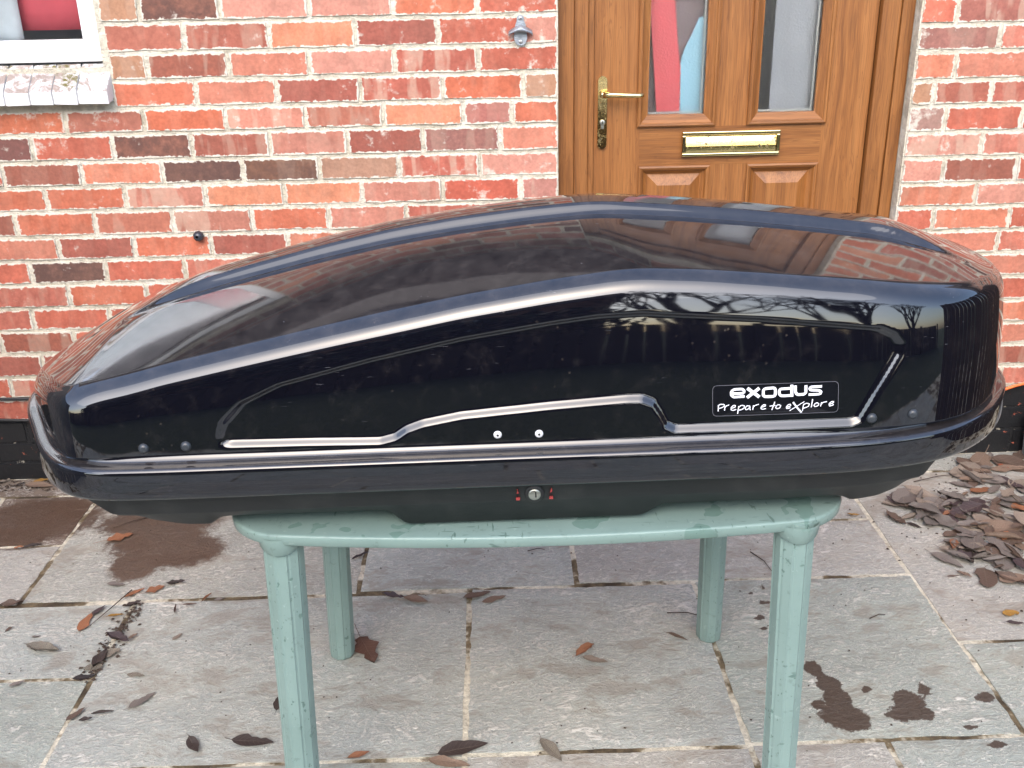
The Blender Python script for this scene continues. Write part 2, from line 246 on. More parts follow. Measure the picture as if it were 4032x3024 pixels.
# ------------------------------------------------------------------ materials
class NT:
    def __init__(self, name):
        self.m = bpy.data.materials.new(name)
        self.m.use_nodes = True
        self.t = self.m.node_tree
        self.n = self.t.nodes
        self.n.clear()
        self.out = self.n.new("ShaderNodeOutputMaterial")

    def node(self, typ, **kw):
        o = self.n.new("ShaderNode" + typ)
        for k, v in kw.items(): setattr(o, k, v)
        return o

    def put(self, sock, val):
        if val is None: return
        if hasattr(val, "is_linked") or hasattr(val, "links"): self.t.links.new(val, sock)
        else:
            if isinstance(val, (tuple, list)) and len(val) == 3 and sock.type == 'RGBA': val = (*val, 1)
            sock.default_value = val

    def pos(self): return self.node("NewGeometry").outputs['Position']
    def objc(self): return self.node("TexCoord").outputs['Object']

    def attr(self, name, out='Color'):
        a = self.node("Attribute"); a.attribute_name = name
        return a.outputs[out]

    def math(self, op, a, b=0.0, c=0.0, clamp=False):
        m = self.node("Math", operation=op, use_clamp=clamp)
        self.put(m.inputs[0], a); self.put(m.inputs[1], b); self.put(m.inputs[2], c)
        return m.outputs[0]

    def vmath(self, op, a, b=None, scale=None):
        m = self.node("VectorMath", operation=op)
        self.put(m.inputs[0], a); self.put(m.inputs[1], b)
        if scale is not None: self.put(m.inputs['Scale'], scale)
        return m.outputs['Value'] if op in ('LENGTH', 'DOT_PRODUCT', 'DISTANCE') else m.outputs[0]

    def mapping(self, vec, scale=(1, 1, 1), rot=(0, 0, 0), loc=(0, 0, 0)):
        m = self.node("Mapping")
        self.put(m.inputs['Vector'], vec); m.inputs['Scale'].default_value = scale
        m.inputs['Rotation'].default_value = rot; self.put(m.inputs['Location'], loc)
        return m.outputs[0]

    def noise(self, vec, scale=5, detail=4, rough=0.55, dist=0.0, color=False):
        m = self.node("TexNoise")
        self.put(m.inputs['Vector'], vec); self.put(m.inputs['Scale'], scale); m.inputs['Detail'].default_value = detail
        m.inputs['Roughness'].default_value = rough; m.inputs['Distortion'].default_value = dist
        return m.outputs['Color' if color else 'Fac']

    def voronoi(self, vec, scale=5, feature='F1', out='Distance'):
        m = self.node("TexVoronoi", feature=feature)
        self.put(m.inputs['Vector'], vec); m.inputs['Scale'].default_value = scale
        return m.outputs[out]

    def ramp(self, fac, stops, interp='LINEAR'):
        m = self.node("ValToRGB")
        m.color_ramp.interpolation = interp
        e = m.color_ramp.elements
        while len(e) > 1: e.remove(e[-1])
        for i, (p, c) in enumerate(stops):
            if isinstance(c, (int, float)): c = (c, c, c)
            el = e[0] if i == 0 else e.new(p)
            el.position = p; el.color = (*c, 1)
        self.put(m.inputs[0], fac)
        return m.outputs[0]

    def step(self, fac, a, b):
        m = self.node("MapRange", interpolation_type='SMOOTHSTEP')
        self.put(m.inputs[0], fac); self.put(m.inputs[1], a); self.put(m.inputs[2], b)
        m.inputs[3].default_value = 0; m.inputs[4].default_value = 1
        return m.outputs[0]

    def mix(self, fac, a, b, blend='MIX'):
        m = self.node("Mix", data_type='RGBA', blend_type=blend)
        self.put(m.inputs[0], fac); self.put(m.inputs[6], a); self.put(m.inputs[7], b)
        return m.outputs[2]

    def sep(self, c):
        s = self.node("SeparateXYZ"); self.put(s.inputs[0], c); return s.outputs

    def bump(self, h, strength=0.3, dist=0.01, normal=None):
        b = self.node("Bump")
        self.put(b.inputs['Height'], h); b.inputs['Strength'].default_value = strength; b.inputs['Distance'].default_value = dist
        self.put(b.inputs['Normal'], normal)
        return b.outputs[0]

    def bsdf(self, color, rough=0.6, normal=None, **kw):
        p = self.node("BsdfPrincipled")
        self.put(p.inputs['Base Color'], color); self.put(p.inputs['Roughness'], rough); self.put(p.inputs['Normal'], normal)
        for k, v in kw.items(): self.put(p.inputs[k.replace('_', ' ')], v)
        self.t.links.new(p.outputs[0], self.out.inputs[0])
        return p


def pale(c): return tuple(round(v * .70 + m * .30) for v, m in zip(c, (230, 162, 128)))


def lin(r, g, b, s=1.0):
    f = lambda c: ((c / 255 + 0.055) / 1.055) ** 2.4 if c > 10 else c / 255 / 12.92
    return (f(r) * s, f(g) * s, f(b) * s)


def simple(name, col, rough=0.5, bump=0.0, bscale=60, var=0.12, vscale=9, **kw):
    t = NT(name); p = t.objc()
    n = t.noise(p, vscale, 5)
    c = t.mix(1.0, col, t.ramp(n, [(0.3, 1 - var), (0.7, 1 + var)]), 'MULTIPLY')
    nm = t.bump(t.noise(p, bscale, 4), bump, 0.004) if bump else None
    t.bsdf(c, rough, nm, **kw)
    return t.m


MAT = {}


def build_materials():
    # --- bricks: colour and character come from the brick's own attributes
    t = NT("brick_clay")
    base = t.attr("Col"); fx = t.sep(t.attr("Fx")); rnd = t.attr("Rnd", 'Fac')
    pos = t.vmath('ADD', t.pos(), t.vmath('SCALE', (7.3, 3.1, 5.7), scale=rnd))
    n1 = t.noise(pos, 14, 3, 0.6); n2 = t.noise(pos, 90, 2, 0.6); n3 = t.noise(pos, 34, 4, 0.68)
    c = t.mix(1.0, base, t.ramp(n1, [(0.28, 0.80), (0.5, 1.0), (0.74, 1.18)]), 'MULTIPLY')
    c = t.mix(1.0, c, t.ramp(n2, [(0.3, 0.86), (0.7, 1.12)]), 'MULTIPLY')
    # pale kiss-mark bands across the face
    band = t.noise(t.mapping(pos, (22, 0, 4.5)), 1.0, 2.5, 0.5)
    bandm = t.math('MULTIPLY', t.step(band, 0.47, 0.56), t.ramp(n3, [(0.3, 0.55), (0.6, 1.0)]))
    pale = t.mix(0.55, c, lin(236, 205, 180, 0.62))
    c = t.mix(t.math('MULTIPLY', bandm, fx[0]), c, pale)
    # burnt, vitrified areas
    burn = t.step(t.math('ADD', t.math('MULTIPLY', n1, 0.55), t.math('MULTIPLY', n3, 0.45)), 0.36, 0.58)
    c = t.mix(t.math('MULTIPLY', burn, fx[1]), c, t.mix(n3, lin(52, 42, 44, 0.6), lin(118, 86, 78, 0.6)))
    # lime and old paint smears
    lime = t.math('MULTIPLY', t.step(t.math('ADD', t.math('MULTIPLY', n3, 0.62), t.math('ADD', t.math('MULTIPLY', n1, 0.38), t.math('MULTIPLY', fx[2], 0.20))), 0.60, 0.74), 0.85)
    c = t.mix(lime, c, lin(240, 232, 216, 0.66))
    # mortar smeared raggedly over the arrises
    an = t.node("Attribute"); an.attribute_name = "Bx"
    bx = t.sep(an.outputs['Vector']); hz = an.outputs['Alpha']; pw = t.sep(t.pos())
    ex = t.math('SUBTRACT', bx[2], t.math('ABSOLUTE', t.math('SUBTRACT', pw[0], bx[0])))
    ez = t.math('SUBTRACT', hz, t.math('ABSOLUTE', t.math('SUBTRACT', pw[2], bx[1])))
    ed = t.math('MINIMUM', ex, ez)
    rag = t.math('MULTIPLY', t.math('SUBTRACT', t.noise(pos, 60, 4, 0.7), 0.45), 0.026)
    sm = t.step(t.math('SUBTRACT', ed, rag), 0.0022, 0.0004)
    c = t.mix(t.math('MULTIPLY', sm, t.math('SUBTRACT', 1.0, t.math('MULTIPLY', t.attr("Paint", 'Fac'), 1.0))), c, t.mix(n3, lin(216, 207, 188, 0.72), lin(246, 240, 226, 0.76)))
    # pits and specks
    pit = t.step(t.voronoi(pos, 95), 0.10, 0.04)
    pit = t.math('MULTIPLY', pit, t.step(n3, 0.5, 0.62))
    c = t.mix(t.math('MULTIPLY', pit, 0.7), c, lin(95, 62, 52, 0.6))
    # bitumen paint on the plinth courses
    al = t.attr("Paint", 'Fac')
    chip = t.step(n3, 0.30, 0.36)
    c = t.mix(t.math('MULTIPLY', al, chip), c, (0.011, 0.0115, 0.013))
    h = t.math('ADD', t.math('MULTIPLY', n3, 0.6), t.math('SUBTRACT', t.math('MULTIPLY', n2, 0.35), t.math('MULTIPLY', pit, 0.5)))
    r = t.math('SUBTRACT', 0.88, t.math('MULTIPLY', al, 0.42))
    t.bsdf(c, r, t.bump(h, 0.55, 0.006))
    MAT['brick'] = t.m

    t = NT("wall_mortar")
    p = t.pos(); n1 = t.noise(p, 9, 5, 0.6); n2 = t.noise(p, 120, 4, 0.7); n3 = t.noise(p, 42, 5, 0.6)
    c = t.ramp(n1, [(0.3, lin(210, 200, 178, 0.72)), (0.5, lin(238, 229, 208, 0.74)), (0.72, lin(248, 243, 230, 0.76))])
    c = t.mix(1.0, c, t.ramp(n3, [(0.32, 0.72), (0.55, 1.03)]), 'MULTIPLY')
    z = t.sep(p)[2]
    c = t.mix(t.math('MULTIPLY', t.step(z, 0.222, 0.210), t.step(n3, 0.30, 0.38)), c, (0.012, 0.0125, 0.014))
    t.bsdf(c, 0.95, t.bump(t.math('ADD', n3, t.math('MULTIPLY', n2, 0.6)), 0.9, 0.012))
    MAT['mortar'] = t.m

    # --- riven sandstone
    t = NT("riven_sandstone")
    p = t.pos(); base = t.attr("Col")
    stretch = t.mapping(p, (1.0, 1.9, 1), (0, 0, R(-43)))
    warp = t.vmath('ADD', stretch, t.vmath('SCALE', t.noise(p, 7, 2, 0.5, color=True), scale=0.10))
    n1 = t.noise(p, 3.0, 4, 0.62); n2 = t.noise(warp, 6, 5, 0.74); n3 = t.noise(warp, 60, 5, 0.78); n4 = t.noise(p, 170, 2, 0.7)
    c = t.mix(1.0, base, t.ramp(n1, [(0.28, (0.78, 0.77, 0.76)), (0.5, (1, 1, 1)), (0.72, (1.14, 1.11, 1.07))]), 'MULTIPLY')
    c = t.mix(1.0, c, t.ramp(n3, [(0.28, 0.80), (0.5, 1.0), (0.70, 1.15)]), 'MULTIPLY')
    c = t.mix(t.math('MULTIPLY', t.step(n2, 0.50, 0.36), 0.45), c, lin(150, 132, 112, 0.66))
    # powdery pale crust breaking up over the high spots
    lev = t.math('ADD', t.math('MULTIPLY', n3, 0.62), t.math('ADD', t.math('MULTIPLY', n2, 0.34), t.math('ADD', t.math('MULTIPLY', n1, 0.30), t.math('MULTIPLY', n4, 0.10))))
    crust = t.step(t.math('ADD', lev, t.math('MULTIPLY', n2, 0.25)), 0.84, 0.93)
    ridge = t.math('ABSOLUTE', t.math('SUBTRACT', n2, 0.50))
    rl = t.math('MULTIPLY', t.math('MAXIMUM', t.step(ridge, 0.014, 0.002), t.step(t.math('ABSOLUTE', t.math('SUBTRACT', n2, 0.58)), 0.011, 0.002)), t.step(n3, 0.42, 0.52))
    white = t.math('MAXIMUM', t.math('MULTIPLY', crust, 0.80), t.math('MULTIPLY', rl, 0.75))
    c = t.mix(t.math('MULTIPLY', white, 0.75), c, lin(238, 233, 222, 0.88))
    speck = t.step(n4, 0.30, 0.24)
    c = t.mix(t.math('MULTIPLY', speck, 0.5), c, lin(92, 80, 70, 0.5))
    # spilled water: dark patches with ragged edges, and one long damp brown area
    edge = t.math('ADD', t.math('MULTIPLY', t.noise(p, 42, 6, 0.80), 1.25), 0.20)

    st = t.sep(t.attr("Stain"))
    wet = t.step(t.math('ADD', st[0], edge), 1.80, 1.70)
    brn = t.step(t.math('ADD', st[1], edge), 2.05, 1.70)
    c = t.mix(t.math('MULTIPLY', brn, 0.93), c, t.mix(n2, lin(98, 74, 58, 0.45), lin(146, 116, 94, 0.5)))
    c = t.mix(t.math('MULTIPLY', wet, 0.93), c, t.mix(n2, lin(74, 58, 46, 0.42), lin(126, 100, 82, 0.45)))
    w2 = t.math('MAXIMUM', wet, brn)
    h = t.math('ADD', t.math('MULTIPLY', n2, 1.0), t.math('ADD', t.math('MULTIPLY', n3, 0.5), t.math('ADD', t.math('MULTIPLY', n4, 0.12), t.math('MULTIPLY', white, 0.25))))
    t.bsdf(c, t.math('SUBTRACT', 0.80, t.math('MULTIPLY', w2, 0.38)), t.bump(h, 0.75, 0.013))
    MAT['slab'] = t.m

    t = NT("patio_mortar")
    p = t.pos(); n1 = t.noise(p, 5, 5, 0.65); n2 = t.noise(p, 70, 5, 0.7)
    c = t.ramp(n1, [(0.38, lin(92, 78, 58, 0.5)), (0.47, lin(150, 132, 100, 0.55)), (0.52, lin(220, 212, 190, 0.80)), (0.75, lin(236, 230, 210, 0.86))])
    c = t.mix(1.0, c, t.ramp(n2, [(0.3, 0.6), (0.6, 1.1)]), 'MULTIPLY')
    t.bsdf(c, 0.92, t.bump(n2, 0.8, 0.01))
    MAT['patio_mortar'] = t.m

    t = NT("lawn"); p = t.pos()
    t.bsdf(t.mix(t.noise(p, 3, 6), (0.03, 0.045, 0.014), (0.06, 0.08, 0.03)), 0.9, t.bump(t.noise(p, 40, 5), 0.8, 0.05))
    MAT['lawn'] = t.m

    # --- glossy moulded lid
    t = NT("gloss_black_plastic"); p = t.objc()
    dust = t.noise(p, 30, 4, 0.7)
    patch = t.noise(p, 8, 2)
    spots = t.math('MULTIPLY', t.step(t.voronoi(p, 55), 0.16, 0.05), t.step(patch, 0.50, 0.62))
    scr = t.noise(t.mapping(p, (4, 30, 160), (0, R(7), 0)), 6, 2, 0.6)
    scm = t.math('MULTIPLY', t.step(scr, 0.735, 0.76), t.step(patch, 0.46, 0.40))
    c = t.mix(t.math('MULTIPLY', t.step(dust, 0.50, 0.80), 0.05), (0.0032, 0.0033, 0.0062), (0.20, 0.17, 0.15))
    upz = t.sep(t.node("NewGeometry").outputs['Normal'])[2]
    c = t.mix(t.math('MULTIPLY', t.step(upz, 0.55, 0.95), t.ramp(dust, [(0.3, 0.05), (0.7, 0.14)])), c, (0.24, 0.21, 0.19))
    c = t.mix(t.math('MULTIPLY', spots, 0.10), c, (0.25, 0.20, 0.16))
    c = t.mix(t.math('MULTIPLY', scm, 0.35), c, (0.5, 0.5, 0.52))
    rr = t.math('ADD', t.math('ADD', 0.03, t.math('MULTIPLY', t.step(upz, 0.4, 0.95), 0.012)), t.math('ADD', t.math('MULTIPLY', t.step(dust, 0.45, 0.8), 0.03), t.math('MULTIPLY', spots, 0.10)))
    t.bsdf(c, rr, t.bump(t.noise(p, 9, 1, 0.5), 0.035, 0.006), IOR=1.66, Coat_Weight=0.45, Coat_Roughness=0.03)
    MAT['gloss'] = t.m
    t = NT("matt_black_plastic"); p = t.objc()
    n = t.noise(p, 16, 6, 0.65)
    c = t.mix(t.step(n, 0.45, 0.8), (0.011, 0.012, 0.0125), (0.030, 0.031, 0.030))
    t.bsdf(c, t.math('ADD', 0.38, t.math('MULTIPLY', n, 0.22)), t.bump(t.noise(p, 420, 3), 0.18, 0.001))
    MAT['matt'] = t.m
    MAT['sticker'] = simple("sticker_film", (0.004, 0.004, 0.007), 0.08, IOR=1.6)
    MAT['print'] = simple("white_print", (0.86, 0.87, 0.93), 0.35, var=0.03)
    MAT['greyline'] = simple("grey_print_line", (0.10, 0.10, 0.115), 0.4)
    MAT['redmark'] = simple("red_print", lin(190, 74, 72, 0.6), 0.5, var=0.2, vscale=200)
    MAT['steel'] = simple("lock_steel", (0.42, 0.43, 0.38), 0.32, Metallic=0.9)
    MAT['rivet_white'] = simple("white_rivet_metal", (0.74, 0.75, 0.76), 0.35, Metallic=0.15)
    MAT['rivet_dark'] = simple("dark_rivet", (0.035, 0.04, 0.046), 0.28)
    MAT['hole'] = simple("dark_hole", (0.006, 0.006, 0.006), 0.7)

    # --- faded green garden plastic with scratches and water stains
    t = NT("green_plastic"); p = t.pos()
    n1 = t.noise(p, 6, 5, 0.6); n2 = t.noise(p, 60, 5, 0.65)
    c = t.mix(n1, lin(138, 166, 157, 0.58), lin(168, 195, 187, 0.61))
    wet = t.step(t.noise(t.mapping(p, (1, 1, 0.35)), 9, 3, 0.6), 0.59, 0.62)
    wet = t.math('MULTIPLY', wet, t.step(t.sep(p)[2], 0.63, 0.66))
    c = t.mix(t.math('MULTIPLY', wet, 0.42), c, lin(98, 142, 126, 0.6))
    s1 = t.noise(t.mapping(p, (22, 140, 60), (0, R(28), R(35))), 1, 2, 0.5); s2 = t.noise(t.mapping(p, (170, 26, 90), (0, R(-33), R(24))), 1, 2, 0.5)
    sc = t.math('MULTIPLY', t.math('MAXIMUM', t.step(s1, 0.66, 0.70), t.step(s2, 0.67, 0.71)), t.step(t.noise(p, 8, 3), 0.44, 0.56))
    c = t.mix(t.math('MULTIPLY', sc, 0.6), c, lin(70, 108, 96, 0.55))
    chalk = t.step(n2, 0.64, 0.70)
    c = t.mix(t.math('MULTIPLY', chalk, 0.30), c, lin(206, 226, 218, 0.66))
    grime = t.math('MULTIPLY', t.step(n2, 0.42, 0.30), 0.25)
    c = t.mix(grime, c, lin(74, 96, 82, 0.5))
    t.bsdf(c, t.math('SUBTRACT', 0.36, t.math('MULTIPLY', wet, 0.2)), t.bump(t.math('ADD', n2, t.math('MULTIPLY', sc, -0.6)), 0.12, 0.003))
    MAT['green'] = t.m

    # --- oak-grained foil of the door; grain along z or along x
    def oak(name, along, tint=1.0):
        t = NT(name); p = t.pos()
        sc = (34, 34, 0.9) if along == 'z' else (0.9, 34, 34)
        warp = t.vmath('ADD', t.mapping(p, sc), t.vmath('SCALE', t.noise(p, 3.5, 2, color=True), scale=1.1))
        g = t.noise(warp, 1.0, 3, 0.55, 0.8)
        fib = t.noise(t.mapping(p, (420, 420, 9) if along == 'z' else (9, 420, 420)), 1, 3, 0.6)
        ring = t.math('ABSOLUTE', t.math('SUBTRACT', t.math('FRACT', t.math('MULTIPLY', g, 7.0)), 0.5))
        c = t.ramp(g, [(0.25, lin(144, 88, 40, 0.55 * tint)), (0.5, lin(180, 116, 58, 0.58 * tint)), (0.75, lin(196, 132, 72, 0.60 * tint))])
        c = t.mix(t.math('MULTIPLY', t.step(ring, 0.10, 0.0), 0.42), c, lin(122, 70, 30, 0.6 * tint))
        c = t.mix(1.0, c, t.ramp(fib, [(0.32, 0.70), (0.6, 1.08)]), 'MULTIPLY')
        fade = t.step(t.noise(p, 40, 5, 0.7), 0.70, 0.78)
        c = t.mix(t.math('MULTIPLY', fade, 0.25), c, lin(226, 190, 160, 0.6))
        t.bsdf(c, 0.46, t.bump(t.math('ADD', fib, t.math('MULTIPLY', ring, 0.5)), 0.16, 0.002))
        return t.m
    MAT['oak'] = oak("oak_foil_upright", 'z')
    MAT['oak_x'] = oak("oak_foil_level", 'x', 0.95)
    MAT['oak_frame'] = oak("oak_frame_foil", 'z', 0.92)
    # --- tarnished brass
    t = NT("tarnished_brass"); p = t.pos()
    n = t.noise(p, 95, 5, 0.7, 0.5); z = t.sep(t.objc())[2]
    k = t.step(t.math('ADD', n, t.math('MULTIPLY', t.noise(p, 22, 3), 0.6)), 0.86, 0.98)
    c = t.mix(k, lin(238, 214, 150, 0.85), (0.035, 0.03, 0.02))
    b = t.bsdf(c, t.math('ADD', 0.16, t.math('MULTIPLY', k, 0.4)), t.bump(n, 0.2, 0.001))
    t.put(b.inputs['Metallic'], t.math('SUBTRACT', 1.0, t.math('MULTIPLY', k, 0.7)))
    MAT['brass'] = t.m
    MAT['brass_clean'] = simple("polished_brass", lin(240, 218, 160, 0.9), 0.16, Metallic=1.0)
    MAT['upvc'] = simple("white_upvc", (0.80, 0.81, 0.82), 0.28, var=0.04, vscale=14)
    MAT['rubber'] = simple("rubber_seal", (0.02, 0.02, 0.022), 0.6)
    MAT['spacer'] = simple("glazing_spacer", (0.60, 0.63, 0.60), 0.5)
    # --- painted sill bricks
    t = NT("painted_sill"); p = t.pos()
    n = t.noise(p, 22, 7, 0.72, 0.6); n2 = t.noise(p, 80, 5, 0.7); up = t.sep(t.node("NewGeometry").outputs['Normal'])[2]
    worn = t.math('MULTIPLY', t.step(n, 0.40, 0.56), t.step(up, 0.25, 0.45))
    c = t.mix(worn, lin(244, 244, 244, 0.74), t.mix(n2, lin(150, 128, 120, 0.6), lin(205, 190, 180, 0.62)))
    moss = t.math('MULTIPLY', t.step(t.noise(p, 7, 5, 0.7), 0.54, 0.62), t.step(n2, 0.40, 0.6))
    c = t.mix(t.math('MULTIPLY', moss, t.step(up, 0.2, 0.4)), c, lin(128, 118, 50, 0.55))
    t.bsdf(c, 0.75, t.bump(t.math('ADD', n, t.math('MULTIPLY', n2, 0.5)), 0.5, 0.006))
    MAT['sill'] = t.m

    # --- textured obscure glass (door) and clear glass (window)
    def glass(name, rough, bumps, bscale, tr):
        t = NT(name); p = t.pos()
        nm = t.bump(t.noise(p, bscale, 2, 0.5), bumps, 0.002) if bumps else None
        refr = t.node("BsdfRefraction"); refr.inputs['Roughness'].default_value = rough; refr.inputs['IOR'].default_value = 1.06
        trn = t.node("BsdfTransparent"); gl = t.node("BsdfGlossy"); gl.inputs['Roughness'].default_value = 0.06 + rough * 0.5
        for q in (refr, gl): t.put(q.inputs['Normal'], nm)
        mx = t.node("MixShader"); mx.inputs[0].default_value = tr
        t.t.links.new(refr.outputs[0], mx.inputs[1]); t.t.links.new(trn.outputs[0], mx.inputs[2])
        fr = t.node("Fresnel"); fr.inputs['IOR'].default_value = 1.5; t.put(fr.inputs['Normal'], nm)
        m2 = t.node("MixShader")
        t.t.links.new(t.math('MULTIPLY', fr.outputs[0], 1.3), m2.inputs[0]); t.t.links.new(mx.outputs[0], m2.inputs[1]); t.t.links.new(gl.outputs[0], m2.inputs[2])
        t.t.links.new(m2.outputs[0], t.out.inputs[0])
        return t.m
    MAT['obscure'] = glass("obscure_glass", 0.46, 0.6, 170, 0.22)
    MAT['clear'] = glass("clear_glass", 0.0, 0.0, 1, 1.0)
    MAT['red_cloth'] = simple("red_cloth", lin(244, 108, 116, 0.95), 0.9)
    MAT['blue_cloth'] = simple("light_blue_cloth", lin(168, 224, 248, 1.0), 0.9)
    MAT['dark_cloth'] = simple("dark_maroon_cloth", lin(158, 142, 146, 0.8), 0.9)
    MAT['grey_cloth'] = simple("grey_cloth", lin(178, 186, 194, 0.9), 0.9)
    MAT['red_blind'] = simple("red_blind", lin(232, 104, 116, 0.95), 0.8)
    MAT['net'] = simple("pale_net", lin(225, 240, 248, 0.9), 0.9)
    MAT['plaster'] = simple("room_plaster", (0.42, 0.42, 0.42), 0.9)
    MAT['black_cable'] = simple("black_cable_sheath", (0.013, 0.014, 0.016), 0.42)
    MAT['orange_cable'] = simple("orange_cable_sheath", lin(255, 122, 58, 0.85), 0.42)
    MAT['pewter'] = simple("cast_grey_metal", (0.33, 0.37, 0.41), 0.42, 0.3, 300, 0.25, 60, Metallic=0.55)
    MAT['screw'] = simple("screw_metal", (0.55, 0.56, 0.56), 0.35, Metallic=0.8)
    MAT['knob'] = simple("dark_knob", (0.035, 0.037, 0.048), 0.22)
    MAT['pot'] = simple("grey_pot", (0.16, 0.165, 0.165), 0.7, 0.3, 90)
    MAT['twig'] = simple("twig_bark", (0.05, 0.034, 0.024), 0.9)
    MAT['timber'] = simple("dark_fence_timber", (0.050, 0.034, 0.024), 0.85, 0.4, 40, 0.4, 5)
    MAT['grey_timber'] = simple("weathered_grey_timber", (0.16, 0.155, 0.14), 0.85, 0.4, 40, 0.45, 14)
    MAT['bark'] = simple("tree_bark", (0.040, 0.032, 0.026), 0.9)
    MAT['green_leaf'] = simple("evergreen_leaf", (0.018, 0.030, 0.012), 0.6, var=0.5, vscale=3)
    t = NT("roof_tiles"); p = t.pos()
    n = t.noise(p, 9, 6, 0.7)
    c = t.ramp(n, [(0.3, (0.030, 0.024, 0.026)), (0.55, (0.062, 0.045, 0.045)), (0.72, (0.13, 0.085, 0.06))])
    t.bsdf(c, 0.85, t.bump(n, 0.4, 0.01))
    MAT['tile'] = t.m
    MAT['fascia'] = simple("dark_fascia", (0.03, 0.022, 0.02), 0.5)
    t = NT("far_brick"); p = t.pos()
    b = t.node("TexBrick"); t.put(b.inputs['Vector'], t.mapping(p, (1, 1, 1), (R(90), 0, 0)))
    b.inputs['Scale'].default_value = 1.0; b.inputs['Brick Width'].default_value = 0.23; b.inputs['Row Height'].default_value = 0.076
    b.inputs['Mortar Size'].default_value = 0.006
    b.inputs['Color1'].default_value = (0.42, 0.17, 0.075, 1); b.inputs['Color2'].default_value = (0.34, 0.12, 0.06, 1); b.inputs['Mortar'].default_value = (0.4, 0.36, 0.3, 1)
    t.bsdf(b.outputs[0], 0.9)
    MAT['far_brick'] = t.m

    # --- dead leaves: colour from the object, veins from the leaf's own u, v
    t = NT("dead_leaf")
    oi = t.node("ObjectInfo"); uv = t.sep(t.node("UVMap").outputs[0]); p = t.objc()
    u, v = uv[0], t.math('ABSOLUTE', uv[1])
    mid = t.step(v, 0.07, 0.0)
    side = t.math('ABSOLUTE', t.math('SUBTRACT', t.math('FRACT', t.math('SUBTRACT', t.math('MULTIPLY', u, 9), t.math('MULTIPLY', v, 1.6))), 0.5))
    vein = t.math('MAXIMUM', mid, t.math('MULTIPLY', t.step(side, 0.10, 0.0), 0.7))
    q = t.vmath('ADD', p, t.vmath('SCALE', (3, 5, 7), scale=oi.outputs['Random']))
    n1 = t.noise(q, 55, 5, 0.7); n2 = t.noise(q, 170, 4, 0.7)
    c = t.mix(1.0, oi.outputs['Color'], t.ramp(n1, [(0.3, 0.55), (0.5, 1.0), (0.72, 1.35)]), 'MULTIPLY')
    c = t.mix(t.math('MULTIPLY', vein, 0.35), c, t.mix(0.5, c, (0.35, 0.28, 0.2)))
    blot = t.math('MULTIPLY', t.step(t.math('ADD', n2, t.math('MULTIPLY', n1, 0.4)), 0.70, 0.76), oi.outputs['Alpha'])
    c = t.mix(blot, c, (0.022, 0.016, 0.012))
    t.bsdf(c, 0.62, t.bump(t.math('ADD', t.math('MULTIPLY', vein, 0.8), n1), 0.5, 0.003))
    MAT['leaf'] = t.m


build_materials()

# ------------------------------------------------------------------ ground and patio
g = MB(); g.add([(-120, -160, -0.045), (120, -160, -0.045), (120, 80, -0.045), (-120, 80, -0.045)], [(0, 1, 2, 3)])
tag(g.build("ground", MAT['lawn'], origin=(0, 0, -0.045)), kind="structure")
pb = MB().box(-4.2, 4.6, -3.83, 0.05, -0.04, -0.0042)
patio = pb.build("patio", MAT['patio_mortar'], origin=(0, 0, -0.04))
tag(patio, kind="structure")


def rough_slab(x0, x1, y0, y1, col):
    """riven slab with chipped uneven edges: top sheet plus sloping sides"""
    gap = 0.0068
    x0 += gap; x1 -= gap; y0 += gap; y1 -= gap
    stained = any(x0 - .12 < q[0] < x1 + .12 and y0 - .12 < q[1] < y1 + .12 for q in WET + BROWN)
    cell = .022 if stained else .09
    nx = max(2, round((x1 - x0) / cell)); ny = max(2, round((y1 - y0) / cell))
    v = []; f = []
    for j in range(ny + 1):
        for i in range(nx + 1):
            x = x0 + (x1 - x0) * i / nx; y = y0 + (y1 - y0) * j / ny
            e = i in (0, nx) or j in (0, ny)
            z = 0.0025 * noise.noise(Vector((x * 4, y * 4, col[0] * 40)))
            if e:
                x += rng.uniform(-.0022, .0022); y += rng.uniform(-.0022, .0022); z -= 0.0025
            v.append((x, y, z))
    for j in range(ny):
        for i in range(nx):
            a = j * (nx + 1) + i
            f.append((a, a + 1, a + nx + 2, a + nx + 1))
    ring = [i for i in range(nx + 1)] + [j * (nx + 1) + nx for j in range(1, ny + 1)] + \
           [ny * (nx + 1) + i for i in range(nx - 1, -1, -1)] + [j * (nx + 1) for j in range(ny - 1, 0, -1)]
    n = len(v)
    cx, cy = (x0 + x1) / 2, (y0 + y1) / 2
    for k in ring:
        x, y, z = v[k]
        v.append((x + math.copysign(.0015, x - cx), y + math.copysign(.0015, y - cy), -0.02))
    m = len(ring)
    for k in range(m):
        f.append((ring[k], n + k, n + (k + 1) % m, ring[(k + 1) % m]))
    o = mk("paving_slab", v, f, MAT['slab'], patio, origin=(cx, cy, 0))
    a = o.data.color_attributes.new("Col", 'FLOAT_COLOR', 'POINT')
    a.data.foreach_set("color", [c for _ in v for c in (*col, 1)])
    st = []
    for q in v:
        w_, b_ = 9.0, 9.0
        if stained:
            w_ = min(math.hypot((q[0] - e[0]) / e[2], (q[1] - e[1]) / e[3]) for e in WET)
            b_ = min(math.hypot((q[0] - e[0]) / e[2], (q[1] - e[1]) / e[3]) for e in BROWN)
        st += [w_, b_, 0, 1]
    a = o.data.color_attributes.new("Stain", 'FLOAT_COLOR', 'POINT')
    a.data.foreach_set("color", st)
    return o


